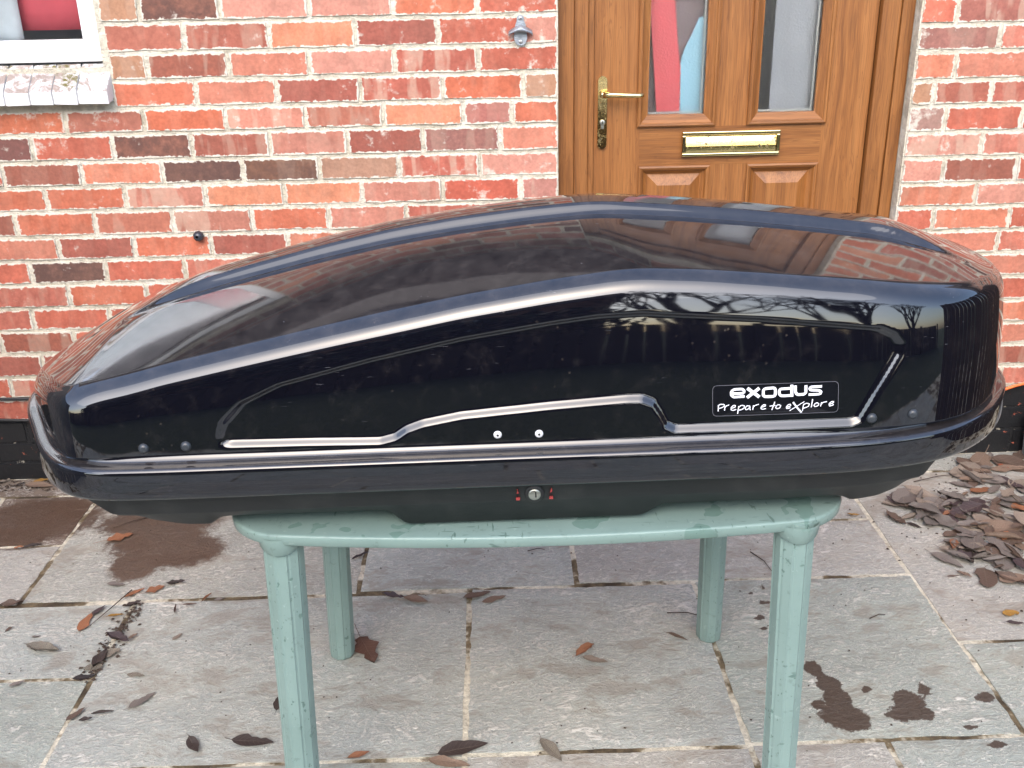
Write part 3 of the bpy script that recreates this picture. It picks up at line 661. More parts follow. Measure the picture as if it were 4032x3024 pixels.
G1 = lin(171, 175, 168, 0.97); G2 = lin(169, 169, 159, 0.95); G3 = lin(177, 175, 166, 0.94); G4 = lin(142, 126, 112, 0.72); G5 = lin(165, 171, 162, 0.95)
SLABS = [(-1.62, -1.31, -.445, -.132, G4), (-1.93, -1.31, -.132, .0, G4), (-1.31, -.70, -.132, .0, G4), (-1.31, -.398, -.745, -.132, G2),
         (-1.93, -1.31, -.755, -.445, G3), (-.398, .2, -.735, -.132, G1), (.2, 1.113, -.728, -.424, G3), (.2, .81, -.424, .0, G1), (.81, 1.113, -.424, .0, G3),
         (-.70, .2, -.132, .0, G2), (1.113, 1.73, -1.03, -.13, G3), (1.113, 2.03, -.13, 0, G2), (1.73, 2.03, -.74, -.13, G1), (1.73, 2.34, -1.34, -.74, G2),
         (1.118, 1.73, -1.645, -1.03, G5), (-.094, .517, -1.36, -.735, G1), (.517, 1.118, -1.354, -.728, G5), (-.996, -.094, -1.368, -.748, G1),
         (-1.6, -.996, -1.066, -.755, G1), (-1.6, -.996, -1.67, -1.066, G5), (-.996, -.094, -1.98, -1.368, G5), (-.094, .52, -1.98, -1.36, G3),
         (.52, .815, -1.66, -1.354, G3), (.815, 1.118, -1.66, -1.354, G5), (1.73, 2.34, -1.645, -1.34, G3), (.52, 1.118, -1.98, -1.66, G1), (1.118, 2.03, -1.98, -1.645, G2),
         (-1.93, -1.62, -.445, -.132, G2), (-2.2, -1.6, -1.67, -.755, G3), (-1.9, -.996, -1.98, -1.67, G2)]
y = -1.98
for k in range(3):
    x = -2.5 + (k % 3) * 0.2
    while x < 2.6:
        w = rng.choice((.605, .905, .605, .305))
        SLABS.append((x, x + w, y - .605, y, rng.choice((G1, G2, G3, G5)))); x += w
    y -= .605
for s in SLABS: rough_slab(*s)

# ------------------------------------------------------------------ the house
house = empty("brick_house", (0.5, 0.3, 0.0))
tag(house, "red brick house wall with oak-coloured door and white window behind the roof box", "house")
wb = MB()
DX0, DX1, DZ0, DZ1 = 0.198, 1.247, 0.13, 2.16
WX0, WX1, WZ0, WZ1 = -2.25, -1.118, 1.318, 2.16
EAVES = 2.42
for (a, b, c, d) in ((-4.2, WX0, 0, EAVES), (WX0, WX1, 0, WZ0), (WX0, WX1, WZ1, EAVES), (WX1, DX0, 0, EAVES), (DX0, DX1, 0, DZ0), (DX0, DX1, DZ1, EAVES), (DX1, 4.6, 0, EAVES)):
    wb.box(a, b, 0.0032, 0.115, c - (0.03 if c == 0 else 0), d)
wall = wb.build("wall", MAT['mortar'], house, origin=(0, 0.0032, 0))

PAL = {  # main colour, banding, burning, lime
    'T': (205, 158, 124), 'D': (166, 84, 72), 'P': (228, 158, 142), 'O': (226, 118, 84), 'R': (204, 98, 78), 'B': (184, 104, 88), 'L': (240, 150, 114),
    'S': (224, 136, 114), 'V': (218, 100, 72), 'M': (190, 126, 118), 'K': (112, 84, 78), 'C': (226, 184, 160)}
SPEC = {'Db': ((150, 98, 84), 0, .95, 0), 'Dr': ((168, 84, 74), .1, .05, .05), 'Ds': ((176, 92, 74), .9, .45, 0), 'Dp': ((140, 88, 88), 0, .6, .2), 'De': ((166, 80, 70), .1, .35, .15),
        'Du': ((206, 132, 116), .35, 0, .1), 'Bd': ((160, 88, 74), .2, .25, .05), 'Kh': ((190, 150, 126), .1, 0, 0), 'Ko': ((120, 86, 70), .4, .8, 0), 'K': ((112, 84, 76), 0, .95, 0),
        'Or': ((220, 112, 82), .15, 0, .12), 'So': ((228, 134, 104), .3, 0, .1), 'Sd': ((212, 122, 100), .6, .3, .1), 'V': ((214, 92, 72), 0, 0, .35), 'Vo': ((228, 112, 78), .15, 0, .1),
        'Lo': ((242, 152, 114), .2, 0, .05), 'Mp': ((206, 140, 132), .8, .1, .3), 'Mr': ((190, 112, 108), .3, .1, .25), 'Mv': ((184, 124, 118), .5, .5, .25), 'Ms': ((192, 122, 106), 1, 0, .1),
        'Mw': ((172, 138, 134), .2, .2, .8), 'Rm': ((200, 106, 92), .5, .05, .1), 'Ro': ((222, 106, 84), .1, 0, .1), 'Cs': ((176, 104, 96), 1, .1, .1), 'Pc': ((214, 146, 132), 1, 0, .4), 'Pr': ((214, 124, 108), .4, 0, .15),
        'Tn': ((206, 158, 122), .4, .25, .25), 'Ps': ((222, 142, 124), 1, 0, .1), 'Rs': ((196, 96, 82), 1, 0, .25), 'Rp': ((212, 116, 100), .4, 0, .15), 'Bs': ((172, 90, 76), .6, .1, .1)}


def brick_spec(code):
    if code in SPEC: return SPEC[code]
    return (PAL[code[0]], 0.3 if 's' in code else 0.12, 0.0, 0.42 if 'w' in code else 0.10)


def brick_geo(x0, x1, z0, z1, deep=False):
    j = 0.0064
    x0 += j; x1 -= j; z0 += j; z1 -= j
    w = x1 - x0; h = z1 - z0
    pts = []
    nx = 4 if w > .12 else 2
    for k in range(nx + 1):
        pts.append((x0 + w * (k / nx), z0))
    pts.append((x1, z0 + h * .5))
    for k in range(nx + 1):
        pts.append((x1 - w * (k / nx), z1))
    pts.append((x0, z0 + h * .5))
    pts = [(px + rng.uniform(-.0026, .0026), pz + rng.uniform(-.0024, .0024)) for px, pz in pts]
    n = len(pts); cx, cz = (x0 + x1) / 2, (z0 + z1) / 2
    yf = rng.uniform(-.0020, .0006)
    tx, tz = rng.uniform(-.008, .008), rng.uniform(-.014, .014)
    v = [(px, yf + (px - cx) * tx + (pz - cz) * tz, pz) for px, pz in pts]
    yb = .105 if deep else .012
    e = .0012 if deep else .0026
    v += [(px + math.copysign(e, px - cx) * (0 if deep and px < cx else 1), yb, pz + math.copysign(e, pz - cz)) for px, pz in pts]
    f = [tuple(range(n))] + [(k, k + n, (k + 1) % n + n, (k + 1) % n) for k in range(n)]
    return v, f


def attrs(me, cols, fxs, rnd, paint, bx):
    for nm, dat, ty in (("Col", cols, 'FLOAT_COLOR'), ("Fx", fxs, 'FLOAT_COLOR'), ("Bx", bx, 'FLOAT_COLOR')):
        a = me.color_attributes.new(nm, ty, 'POINT'); a.data.foreach_set("color", dat)
    for nm, dat in (("Rnd", rnd), ("Paint", paint)):
        a = me.attributes.new(nm, 'FLOAT', 'POINT'); a.data.foreach_set("value", dat)


def one_brick(x0, x1, z0, z1, code, paint=0.0, deep=False):
    v, f = brick_geo(x0, x1, z0, z1, deep)
    o = mk("brick", v, f, MAT['brick'], wall, origin=((x0 + x1) / 2, 0, (z0 + z1) / 2))
    (c, b, d, l) = brick_spec(code)
    n = len(v); rc = rng.random()
    k = rng.uniform(.92, 1.06)
    attrs(o.data, [q for _ in v for q in (*lin(*pale(c), .62 * k), 1)], [q for _ in v for q in (b, d * .78, l * .8, 1)], [rc] * n, [paint] * n, [(x0 + x1) / 2, (z0 + z1) / 2, (x1 - x0) / 2 - .0064, (z1 - z0) / 2 - .0064] * n)
    return o


BULK = dict(v=[], f=[], c=[], x=[], r=[], p=[], b=[])
CODES = ['Or', 'So', 'R', 'Dr', 'Sa', 'P', 'Rs', 'Lo', 'Du', 'Bs', 'Rm', 'K', 'Vo', 'Ms', 'Db', 'Rw']


def bulk_brick(x0, x1, z0, z1, paint=0.0):
    v, f = brick_geo(x0, x1, z0, z1)
    n = len(BULK['v']); BULK['v'] += v; BULK['f'] += [tuple(i + n for i in q) for q in f]
    (c, b, d, l) = brick_spec(rng.choice(CODES)); rc = rng.random()
    BULK['c'] += [q for _ in v for q in (*lin(*pale(c), .62), 1)]; BULK['x'] += [q for _ in v for q in (b, d * .78, l * .8, 1)]
    BULK['r'] += [rc] * len(v); BULK['p'] += [paint] * len(v); BULK['b'] += [(x0 + x1) / 2, (z0 + z1) / 2, (x1 - x0) / 2 - .0064, (z1 - z0) / 2 - .0064] * len(v)


def fill(xa, xb, z0, z1, phase, paint=0.0):
    """stretcher courses between xa and xb for stretches the photograph does not show"""
    x = xa
    nxt = math.ceil((xa - phase + .06) / .2305) * .2305 + phase
    while x < xb - .02:
        e = min(nxt, xb)
        if xb - e < .05: e = xb
        bulk_brick(x, e, z0, z1, paint); x = e; nxt = e + .2305


for i, (z0, z1, xs, cs) in enumerate(LEFT_ROWS):
    for a, b, c in zip(xs, xs[1:], cs):
        one_brick(a, b, z0, z1, c)
    # the course carries on left of the frame, and behind the box
    if z1 < 1.22: fill(-4.2, xs[0], z0, z1, xs[0])
    else: fill(-4.2, WX0, z0, z1, i % 2 * .115)
    if xs[-1] < .19: fill(xs[-1], .2 if z0 > DZ0 else DX1, z0, z1, xs[-1])
for i, (z0, z1, xs, cs) in enumerate(RIGHT_ROWS):
    for k, (a, b, c) in enumerate(zip(xs, xs[1:], cs)):
        one_brick(a, b, z0, z1, c, deep=(a < 1.25))
    if xs[0] > 1.25: fill(1.246, xs[0], z0, z1, xs[0])
    fill(xs[-1], 4.6, z0, z1, xs[-1])
# painted plinth courses; the two ends of them show
for k, (z0, z1) in enumerate(((LZ[18], LZ[17]), (LZ[19], LZ[18]), (LZ[20] - .02, LZ[19]))):
    o = (0, .115, .05)[k]
    for a in (-1.80 + o, -1.57 + o): one_brick(a, a + .23, z0, z1, 'R', 1.0)
    fill(-4.2, -1.80 + o, z0, z1, o, 1.0); fill(-1.34 + o, .2, z0, z1, o, 1.0)
for k, (z0, z1) in enumerate(((.164, .2441), (.082, .164), (-.02, .082))):
    o = (0, .115, .06)[k]
    for a in (1.45 + o, 1.68 + o): one_brick(a, a + .23, z0, z1, 'R', 1.0)
    fill(1.246, 1.45 + o, z0, z1, o, 1.0); fill(1.91 + o, 4.6, z0, z1, o, 1.0)
fill(.2, 1.246, -.02, .06, 0, 1.0); fill(.2, 1.246, .06, .135, .1, 1.0)
# courses above the frame up to the eaves
z = LZ[0]; k = 0
while z + .0762 < EAVES:
    for (a, b) in ((-4.2, WX0), (WX1, DX0)):
        if z > WZ1 or True: fill(a, b, z, z + .0762, k % 2 * .115)
    if z > WZ1: fill(WX0, WX1, z, z + .0762, k % 2 * .115)
    if z > DZ1: fill(DX0, DX1, z, z + .0762, k % 2 * .115)
    z += .0762; k += 1
z = RZ[0]; k = 0
while z + .0762 < EAVES:
    fill(1.246, 4.6, z, z + .0762, k % 2 * .115); z += .0762; k += 1
bk = mk("brick_courses", BULK['v'], BULK['f'], MAT['brick'], wall, origin=(0, 0, 0))
attrs(bk.data, BULK['c'], BULK['x'], BULK['r'], BULK['p'], BULK['b'])
tag(bk, kind="stuff")

# roof, fascia and the rest of the building
rw = MB()
rw.box(-4.2, -4.05, .116, 4.6, -.03, EAVES); rw.box(4.45, 4.6, .116, 4.6, -.03, EAVES); rw.box(-4.05, 4.45, 4.5, 4.6, -.03, EAVES)
rw.box(-4.05, 4.45, 1.6, 1.68, -.03, EAVES); rw.box(-4.05, 4.45, .116, 4.5, -.03, .1)
rw.build("side_walls", MAT['plaster'], house)
rf = MB(); n = 16
for i in range(n):
    t0, t1 = i / n, (i + 1) / n
    y0, y1 = -.28 + 2.9 * t0, -.28 + 2.9 * t1 + .05
    zz0, zz1 = EAVES + .03 + 2.0 * t0, EAVES + .03 + 2.0 * t1
    rf.add([(-4.4, y0, zz0 + .03), (4.8, y0, zz0 + .03), (4.8, y1, zz1 + .03), (-4.4, y1, zz1 + .03), (-4.4, y0, zz0), (4.8, y0, zz0), (4.8, y1, zz1 - .005), (-4.4, y1, zz1 - .005)],
           [(0, 1, 2, 3), (4, 7, 6, 5), (0, 4, 5, 1), (1, 5, 6, 2), (3, 2, 6, 7), (0, 3, 7, 4)])
rf.add([(-4.4, 2.6, EAVES + 2.06), (4.8, 2.6, EAVES + 2.06), (4.8, 4.9, EAVES), (-4.4, 4.9, EAVES)], [(0, 1, 2, 3)])
roof = rf.build("roof", MAT['tile'], house)
MB().box(-4.4, 4.8, -.26, -.235, EAVES - .12, EAVES + .03).box(-4.4, 4.8, -.234, .003, EAVES - .11, EAVES - .09).build("fascia", MAT['fascia'], roof)

# ---- window
win = MB()
wy = .03
win.box(WX0, WX1, wy, wy + .07, 1.333, 1.355, .003)            # sill section
win.box(WX0, WX1 + .0, wy + .006, wy + .07, 1.3555, 1.375, .003)
win.box(WX0 + .01, -1.1765, wy + .012, wy + .06, 1.3755, 1.394, .004)
win.box(-1.1760, WX1 - .002, wy + .004, wy + .07, 1.3555, 2.15, .004)
win.box(WX0, WX0 + .06, wy + .004, wy + .07, 1.3945, 2.15, .004)
win.box(WX0 + .06, -1.1765, wy + .004, wy + .07, 2.09, 2.15, .004)
window = win.build("window", MAT['upvc'], house)
tag(window, "white plastic window with red blind behind the glass")
MB().box(WX0 + .055, -1.172, wy + .040, wy + .046, 1.390, 2.095).build("glass_pane", MAT['clear'], window)
MB().box(-1.179, -1.1762, wy + .014, wy + .039, 1.3945, 2.09).build("glazing_seal", MAT['rubber'], window)


def cloth(name, x0, x1, z0, z1, y, amp, waves, mat, parent=None, edge=None, nx=24, nz=14, thick=.004):
    """hanging cloth: folded sheet with real thickness"""
    v = []; f = []
    for s in (0, 1):
        for j in range(nz + 1):
            for i in range(nx + 1):
                u = i / nx; w = j / nz; z = z0 + (z1 - z0) * w
                a, b = (x0, x1) if edge is None else edge(w)
                v.append((a + (b - a) * u, y + amp * math.sin(u * waves * 6.28 + w * 1.3) * (.6 + .4 * math.sin(w * 5 + u * 3)) + s * thick, z))
    n = (nx + 1) * (nz + 1)
    for j in range(nz):
        for i in range(nx):
            a = j * (nx + 1) + i
            f.append((a, a + 1, a + nx + 2, a + nx + 1)); f.append((n + a, n + a + nx + 1, n + a + nx + 2, n + a + 1))
    ring = [i for i in range(nx + 1)] + [j * (nx + 1) + nx for j in range(1, nz + 1)] + [nz * (nx + 1) + i for i in range(nx - 1, -1, -1)] + [j * (nx + 1) for j in range(nz - 1, 0, -1)]
    for a, b in zip(ring, ring[1:] + ring[:1]): f.append((a, n + a, n + b, b))
    return mk(name, v, f, mat, parent, smooth=True)


tag(cloth("roller_blind", -1.42, -1.16, 1.418, 2.15, .125, .006, 1.6, MAT['red_blind']), "red blind hanging behind the white window", "blind")
tag(cloth("net_curtain", -1.80, -1.372, 1.385, 2.15, .100, .006, 5, MAT['net']), "pale net curtain at the left of the window", "curtain")

# ---- sill of sloping painted bricks
sill_pts = [-1.398, -1.326, -1.26, -1.189, -1.107]
sx = [-1.398 - .0735 * k for k in range(10, 0, -1)] + sill_pts[:-1] + [-1.100]
sb = MB().box(sx[0] + .004, -1.106, -.040, .03, 1.224, 1.258)
sill = sb.build("window_sill", MAT['sill'], house)
tag(sill, "white painted sloping brick window sill")
for a, b in zip(sx, sx[1:]):
    v = []; q = .0018
    prof = [(-.046, 1.221), (-.047, 1.256), (-.040, 1.266), (.028, 1.328), (.029, 1.24)]
    bm = bmesh.new()
    r0 = [bm.verts.new((a + q + rng.uniform(-.001, .001), py + rng.uniform(-.0015, .0015), pz + rng.uniform(-.0015, .0015))) for py, pz in prof]
    r1 = [bm.verts.new((b - q + rng.uniform(-.001, .001), py + rng.uniform(-.0015, .0015), pz + rng.uniform(-.0015, .0015))) for py, pz in prof]
    bm.faces.new(r0); bm.faces.new(r1[::-1])
    for k in range(5): bm.faces.new((r0[k], r1[k], r1[(k + 1) % 5], r0[(k + 1) % 5]))
    bmesh.ops.bevel(bm, geom=bm.edges[:], offset=.0011, segments=1, affect='EDGES')
    bmesh.ops.recalc_face_normals(bm, faces=bm.faces)
    bm.verts.index_update()
    vs = [w.co[:] for w in bm.verts]; fs = [[w.index for w in f.verts] for f in bm.faces]; bm.free()
    mk("sill_brick", vs, fs, MAT['sill'], sill)

# ---- door
dl = MB()
DY = .074
x_l, x_r, z_b, z_t = .311, 1.150, .16, 2.10
gl = ((.452, .674), (.790, 1.012))               # panel columns
dl.box(x_l, gl[0][0], DY, DY + .044, z_b, z_t)
dl.box(gl[1][1], x_r, DY, DY + .044, z_b, z_t)
dl.box(gl[0][1], gl[1][0], DY + .0008, DY + .044, z_b, z_t)
leaf = dl.build("door", MAT['oak'], house)
tag(leaf, "oak-coloured panelled door with two tall obscure glass panes")
for (a, b) in gl:
    for (c, d) in ((z_b, .33), (.984, 1.104), (1.985, z_t)): MB().box(a, b, DY + .0004, DY + .0436, c, d).build("rail", MAT['oak_x'], leaf)
MB().box(gl[0][1] + .0002, gl[1][0] - .0002, DY + .0002, DY + .001, .986, 1.102).build("rail", MAT['oak_x'], leaf)


def ring_moulding(name, x0, x1, z0, z1, prof, mats, parent):
    """mitred moulding: prof = (inset, y); two materials, level members and uprights"""
    for m, sides in ((mats[0], (0, 2)), (mats[1], (1, 3))):
        for s in sides:
            v = []; f = []; n0 = 0
            for (ins, y) in prof:
                cc = [(x0 + ins, z0 + ins), (x1 - ins, z0 + ins), (x1 - ins, z1 - ins), (x0 + ins, z1 - ins)]
                for e in (s, (s + 1) % 4): v.append((cc[e][0], y, cc[e][1]))
            for k in range(len(prof) - 1):
                f.append((n0 + 2 * k, n0 + 2 * k + 1, n0 + 2 * k + 3, n0 + 2 * k + 2))
            mk(name, v, f, m, parent)


bead = [(0, DY + .004), (.000, DY - .010), (.004, DY - .013), (.010, DY - .012), (.012, DY - .008), (.030, DY + .006), (.034, DY + .007), (.0345, DY + .0166)]
for gx, (a, b) in enumerate(((.443, .682), (.780, 1.022))):
    ring_moulding("glazing_bead", a, b, 1.104, 1.985, bead, (MAT['oak_x'], MAT['oak']), leaf)
    MB().box(a + .028, b - .028, DY + .017, DY + .030, 1.13, 1.96).build("glass_pane", MAT['obscure'], leaf)
    MB().box(b - .041, b - .036, DY + .031, DY + .040, 1.135, 1.955).box(a + .034, b - .0415, DY + .031, DY + .040, 1.1385, 1.1435).build("glazing_spacer", MAT['spacer'], leaf)
pm = [(0, DY + .004), (.000, DY - .006), (.005, DY - .008), (.012, DY - .005), (.016, DY + .004), (.026, DY + .012), (.0275, DY + .012)]
for (a, b) in gl:
    ring_moulding("panel_moulding", a, b, .33, .984, pm, (MAT['oak_x'], MAT['oak']), leaf)
    i0, i1 = .0275, .060
    v = [(a + i0, DY + .012, .33 + i0), (b - i0, DY + .012, .33 + i0), (b - i0, DY + .012, .984 - i0), (a + i0, DY + .012, .984 - i0),
         (a + i1, DY - .004, .33 + i1), (b - i1, DY - .004, .33 + i1), (b - i1, DY - .004, .984 - i1), (a + i1, DY - .004, .984 - i1)]
    mk("raised_panel", v, [(0, 1, 5, 4), (1, 2, 6, 5), (2, 3, 7, 6), (3, 0, 4, 7), (4, 5, 6, 7)], MAT['oak'], leaf)
fr = MB()
fr.box(.2005, .247, .044, .13, .14, 2.15, .002).box(.2475, .2905, .052, .13, .14, 2.15, .004).box(.291, .3095, .064, .13, .14, 2.15, .003)
fr.box(1.2095, 1.2455, .044, .13, .14, 2.15, .002).box(1.1530, 1.209, .052, .13, .14, 2.15, .004)
fr.box(.2005, 1.2455, .042, .13, 2.1505, 2.16, 0).box(.31, 1.1525, .052, .13, 2.104, 2.150, .003)
fr.box(.2005, 1.2455, .03, .13, .131, .1395, 0)
fr.build("door_frame", MAT['oak_frame'], leaf)
# handle with long back plate
hp = MB(); hx, hz0, hz1, rr = .336, 1.042, 1.257, .014
poly = [(hx + rr * math.cos(a), hz1 - rr + rr * math.sin(a)) for a in [math.pi * k / 8 for k in range(9)]] + [(hx + rr * math.cos(a), hz0 + rr + rr * math.sin(a)) for a in [math.pi + math.pi * k / 8 for k in range(9)]]
hp.prism(poly, DY - .009, DY + .0)
inner = [(hx + (x - hx) * .82, hz0 + (zz - hz0) * .975 + .0027) for x, zz in poly]
hp.prism(inner, DY - .012, DY - .0091)
handle = hp.build("handle", MAT['brass'], leaf)
lv = MB(); lv.lathe((hx, DY - .012, 1.205), [(.011, 0), (.010, -.018), (.009, -.03)], 16)
lv.tube([(hx, DY - .040, 1.205), (hx + .02, DY - .048, 1.2055), (hx + .06, DY - .050, 1.204), (hx + .105, DY - .049, 1.202), (hx + .118, DY - .047, 1.202)], [.009, .0088, .0082, .0076, .007], 12)
lv.build("lever", MAT['brass_clean'], leaf)
MB().lathe((hx, DY - .012, 1.122), [(.0085, 0), (.0085, -.005), (.007, -.006)], 16).box(hx - .005, hx + .005, DY - .017, DY - .012, 1.103, 1.118, .002).build("lock_cylinder", MAT['steel'], leaf)
MB().box(hx - .0012, hx + .0012, DY - .0185, DY - .0175, 1.117, 1.127).build("keyhole", MAT['hole'], leaf)
# letter plate
lp = MB()
lx0, lx1, lz0, lz1 = .582, .884, 1.013, 1.088
for (a, b, c, d) in ((lx0, lx1, lz1 - .011, lz1), (lx0, lx1, lz0, lz0 + .010), (lx0, lx0 + .012, lz0 + .0105, lz1 - .0115), (lx1 - .012, lx1, lz0 + .0105, lz1 - .0115)):
    lp.box(a, b, DY - .016, DY, c, d, .003)
letter = lp.build("letter_plate", MAT['brass_clean'], leaf)
fl = MB(); nfl = 8; v = []; f = []
for k in range(nfl + 1):
    t = k / nfl
    zz = lz0 + .011 + (lz1 - lz0 - .023) * t
    yy = DY - .0045 - .0085 * (1 - t) ** 1.0 - .004 * math.sin(math.pi * t)
    v += [(lx0 + .0125, yy, zz), (lx1 - .0125, yy, zz), (lx1 - .0125, DY - .001, zz), (lx0 + .0125, DY - .001, zz)]
for k in range(nfl):
    for q in range(4): f.append((4 * k + q, 4 * k + (q + 1) % 4, 4 * k + 4 + (q + 1) % 4, 4 * k + 4 + q))
f += [(0, 1, 2, 3), tuple(4 * nfl + q for q in range(4))]
fl.add(v, f, False)
fl.build("letter_flap", MAT['brass'], leaf)

# coats and curtain behind the obscure glass
tag(cloth("red_coat", 0, 0, 1.00, 1.75, .124, .005, 1.2, MAT['red_cloth'], edge=lambda w: (.472 + .052 * (1 - w) - .02 * w, .592 - .012 * math.sin(w * 5) - .085 * max(0, w - .35) * 1.6)),
    "red coat hanging behind the left obscure pane of the door", "coat")
tag(cloth("blue_coat", 0, 0, 1.00, 1.415, .136, .005, 1.1, MAT['blue_cloth'], edge=lambda w: (.588 - .02 * math.sin(w * 4) + .06 * max(0, w - .75) * 2, .72)),
    "light blue coat hanging behind the left obscure pane of the door", "coat")
tag(cloth("dark_coat", .40, .75, .80, 1.46, .165, .008, 1.5, MAT['dark_cloth']), "dark maroon coat behind the red coat at the left pane", "coat")
tag(cloth("grey_curtain", .862, 1.02, .95, 1.98, .132, .012, 1.3, MAT['grey_cloth']), "grey curtain behind the right obscure pane of the door", "curtain")

# ------------------------------------------------------------------ small things on the wall
op = empty("bottle_opener", (.0895, 0, 1.39))
tag(op, "cast grey metal bottle opener screwed to the wall left of the door", "bottle opener")
zc0 = 1.39
back = [(.080, 1.431), (.083, 1.4345), (.0895, 1.436), (.096, 1.4345), (.099, 1.431), (.100, 1.420), (.104, 1.410), (.1075, 1.385), (.1085, 1.373), (.104, 1.360), (.097, 1.3545), (.0895, 1.353), (.082, 1.3545), (.075, 1.360), (.0705, 1.373), (.0715, 1.385), (.075, 1.410), (.079, 1.420)]
MB().prism(back, -.009, -.001).build("back_plate", MAT['pewter'], op)
# curved beak standing proud of the plate
v = []; f = []; nb = 14
for k in range(nb + 1):
    u = k / nb * 2 - 1
    x = .0895 + .0345 * u
    zt = 1.4115 - .018 * abs(u) ** 1.25
    zb = 1.3915 - .0085 * u * u - (.004 if abs(u) > .96 else 0)
    yo = -.028 + .008 * u * u
    v += [(x, yo + .012, zt), (x, yo, zt - .007), (x, yo - .003, zb + .006), (x, yo, zb), (x, yo + .010, zb + .003), (x, -.008, zt - .004)]
for k in range(nb):
    for q in range(6): f.append((k * 6 + q, k * 6 + (q + 1) % 6, k * 6 + 6 + (q + 1) % 6, k * 6 + 6 + q))
f += [tuple(range(6)), tuple(nb * 6 + q for q in range(6))]
b_ = MB().add(v, f, True); b_.build("beak", MAT['pewter'], op)
for zz in (1.4275, 1.364):
    s_ = MB().lathe((.0895, -.009, zz), [(.0055, 0), (.0052, -.0018), (.003, -.003)], 14).build("screw", MAT['screw'], op)
    MB().lathe((.0895, -.012, zz), [(.0016, 0), (.0016, -.0004)], 8).build("screw_socket", MAT['hole'], s_)

kn = MB().lathe((-.910, -.001, .819), [(.0145, 0), (.0165, -.006), (.0165, -.012), (.0145, -.019), (.010, -.024), (.005, -.0262)], 9).build("wall_stud", MAT['knob'])
tag(kn, "small dark round stud on the brick joint above the left of the roof box", "stud")
MB().lathe((-.911, -.023, .820), [(.007, -.002), (.0045, -.0042)], 6).build("stud_cap", MAT['hole'], kn)

c1 = MB().tube([(-4.1, -.012, .305), (-2.4, -.012, .300), (-1.628, -.0125, .296), (-1.494, -.0135, .294), (-1.2, -.012, .291), (-.5, -.012, .288), (.15, -.012, .290), (.185, -.012, .25)], .0058, 8)
tag(c1.build("wall_cable", MAT['black_cable']), "upper black cable running along the brick wall at left", "cable")
c2 = MB().tube([(-4.1, -.012, .230), (-2.2, -.012, .226), (-1.644, -.0125, .222), (-1.537, -.0125, .2165), (-1.2, -.012, .214), (-.4, -.012, .213), (.15, -.012, .214)], .0055, 8)
tag(c2.build("wall_cable", MAT['black_cable']), "lower black cable along the top of the painted plinth at left", "cable")
c3 = MB().tube([(1.262, -.010, .06), (1.35, -.02, .10), (1.50, -.018, .165), (1.60, -.015, .206), (1.684, -.0125, .2345), (1.715, -.0125, .246), (1.745, -.0125, .2535), (1.80, -.012, .259), (2.2, -.012, .262), (4.0, -.012, .262)], .0048, 8)
tag(c3.build("extension_lead", MAT['orange_cable']), "orange cable curving along the wall at the right edge", "cable")
pt = MB()
px0, px1, py0, py1 = 1.772, 2.05, -.30, -.03
pt.add([(px0, py0, .002), (px1, py0, .002), (px1, py1, .002), (px0, py1, .002), (px0 - .012, py0 - .02, .15), (px1 + .03, py0 - .02, .15), (px1 + .03, py1, .15), (px0 - .012, py1, .15),
        (px0 + .004, py0 - .004, .15), (px1 + .014, py0 - .004, .15), (px1 + .014, py1 - .016, .15), (px0 + .004, py1 - .016, .15), (px0 + .01, py0 + .01, .03), (px1, py0 + .01, .03), (px1, py1 - .02, .03), (px0 + .01, py1 - .02, .03)],
       [(3, 2, 1, 0), (0, 1, 5, 4), (1, 2, 6, 5), (2, 3, 7, 6), (3, 0, 4, 7), (4, 5, 9, 8), (5, 6, 10, 9), (6, 7, 11, 10), (7, 4, 8, 11), (8, 9, 13, 12), (9, 10, 14, 13), (10, 11, 15, 14), (11, 8, 12, 15), (12, 13, 14, 15)])
tag(pt.build("planter", MAT['pot']), "grey trough by the wall just showing at the right edge", "planter")

# ------------------------------------------------------------------ garden table
TZ = .69
table = empty("garden_table", (.055, -1.29, 0))
tag(table, "faded green plastic garden table carrying the black roof box", "table")
NTB = 120
def t_out(d):
    """round-cornered table outline with bowed edges, inset by d"""
    out = []
    hx, hy, rr = .524, .296, .085
    n = NTB // 4
    for qd in range(4):
        sx, sy = ((1, 1), (-1, 1), (-1, -1), (1, -1))[qd]
        seg = []
        for k in range(n):
            t = k / n
            if t < .3: seg.append((hx, (hy - rr) * t / .3))
            elif t < .7:
                a = (t - .3) / .4 * math.pi / 2
                seg.append((hx - rr + rr * math.cos(a), hy - rr + rr * math.sin(a)))
            else: seg.append(((hx - rr) * (1 - (t - .7) / .3), hy))
        if qd in (1, 3): seg = [(hx, 0.0)] + seg[1:]; seg = seg[::-1]
        for px, py in seg:
            bx_ = 1 + .018 / hx * (1 - (py / hy) ** 2); by_ = 1 + .040 / hy * (1 - (px / hx) ** 2)
            fx_ = (hx - d) / hx; fy_ = (hy - d) / hy
            out.append((.062 + sx * px * bx_ * fx_, -1.288 + sy * py * by_ * fy_))
    return out
rows = [(.20, TZ - .0005), (.075, TZ), (.022, TZ), (.005, TZ), (.0018, TZ - .0004), (.0004, TZ - .0018), (0, TZ - .004), (.0010, TZ - .0185), (.0025, TZ - .0205), (.005, TZ - .021), (.0075, TZ - .0195), (.0085, TZ - .007), (.25, TZ - .007)]
v = []; f = []
for d, zz in rows: v += [(x, y, zz) for x, y in t_out(d)]
for i in range(len(rows) - 1):
    for k in range(NTB): f.append((i * NTB + k, i * NTB + (k + 1) % NTB, (i + 1) * NTB + (k + 1) % NTB, (i + 1) * NTB + k))
f.append(tuple(range(NTB))); f.append(tuple((len(rows) - 1) * NTB + k for k in range(NTB))[::-1])
top = MB().add(v, f, True).build("tabletop", MAT['green'], table)
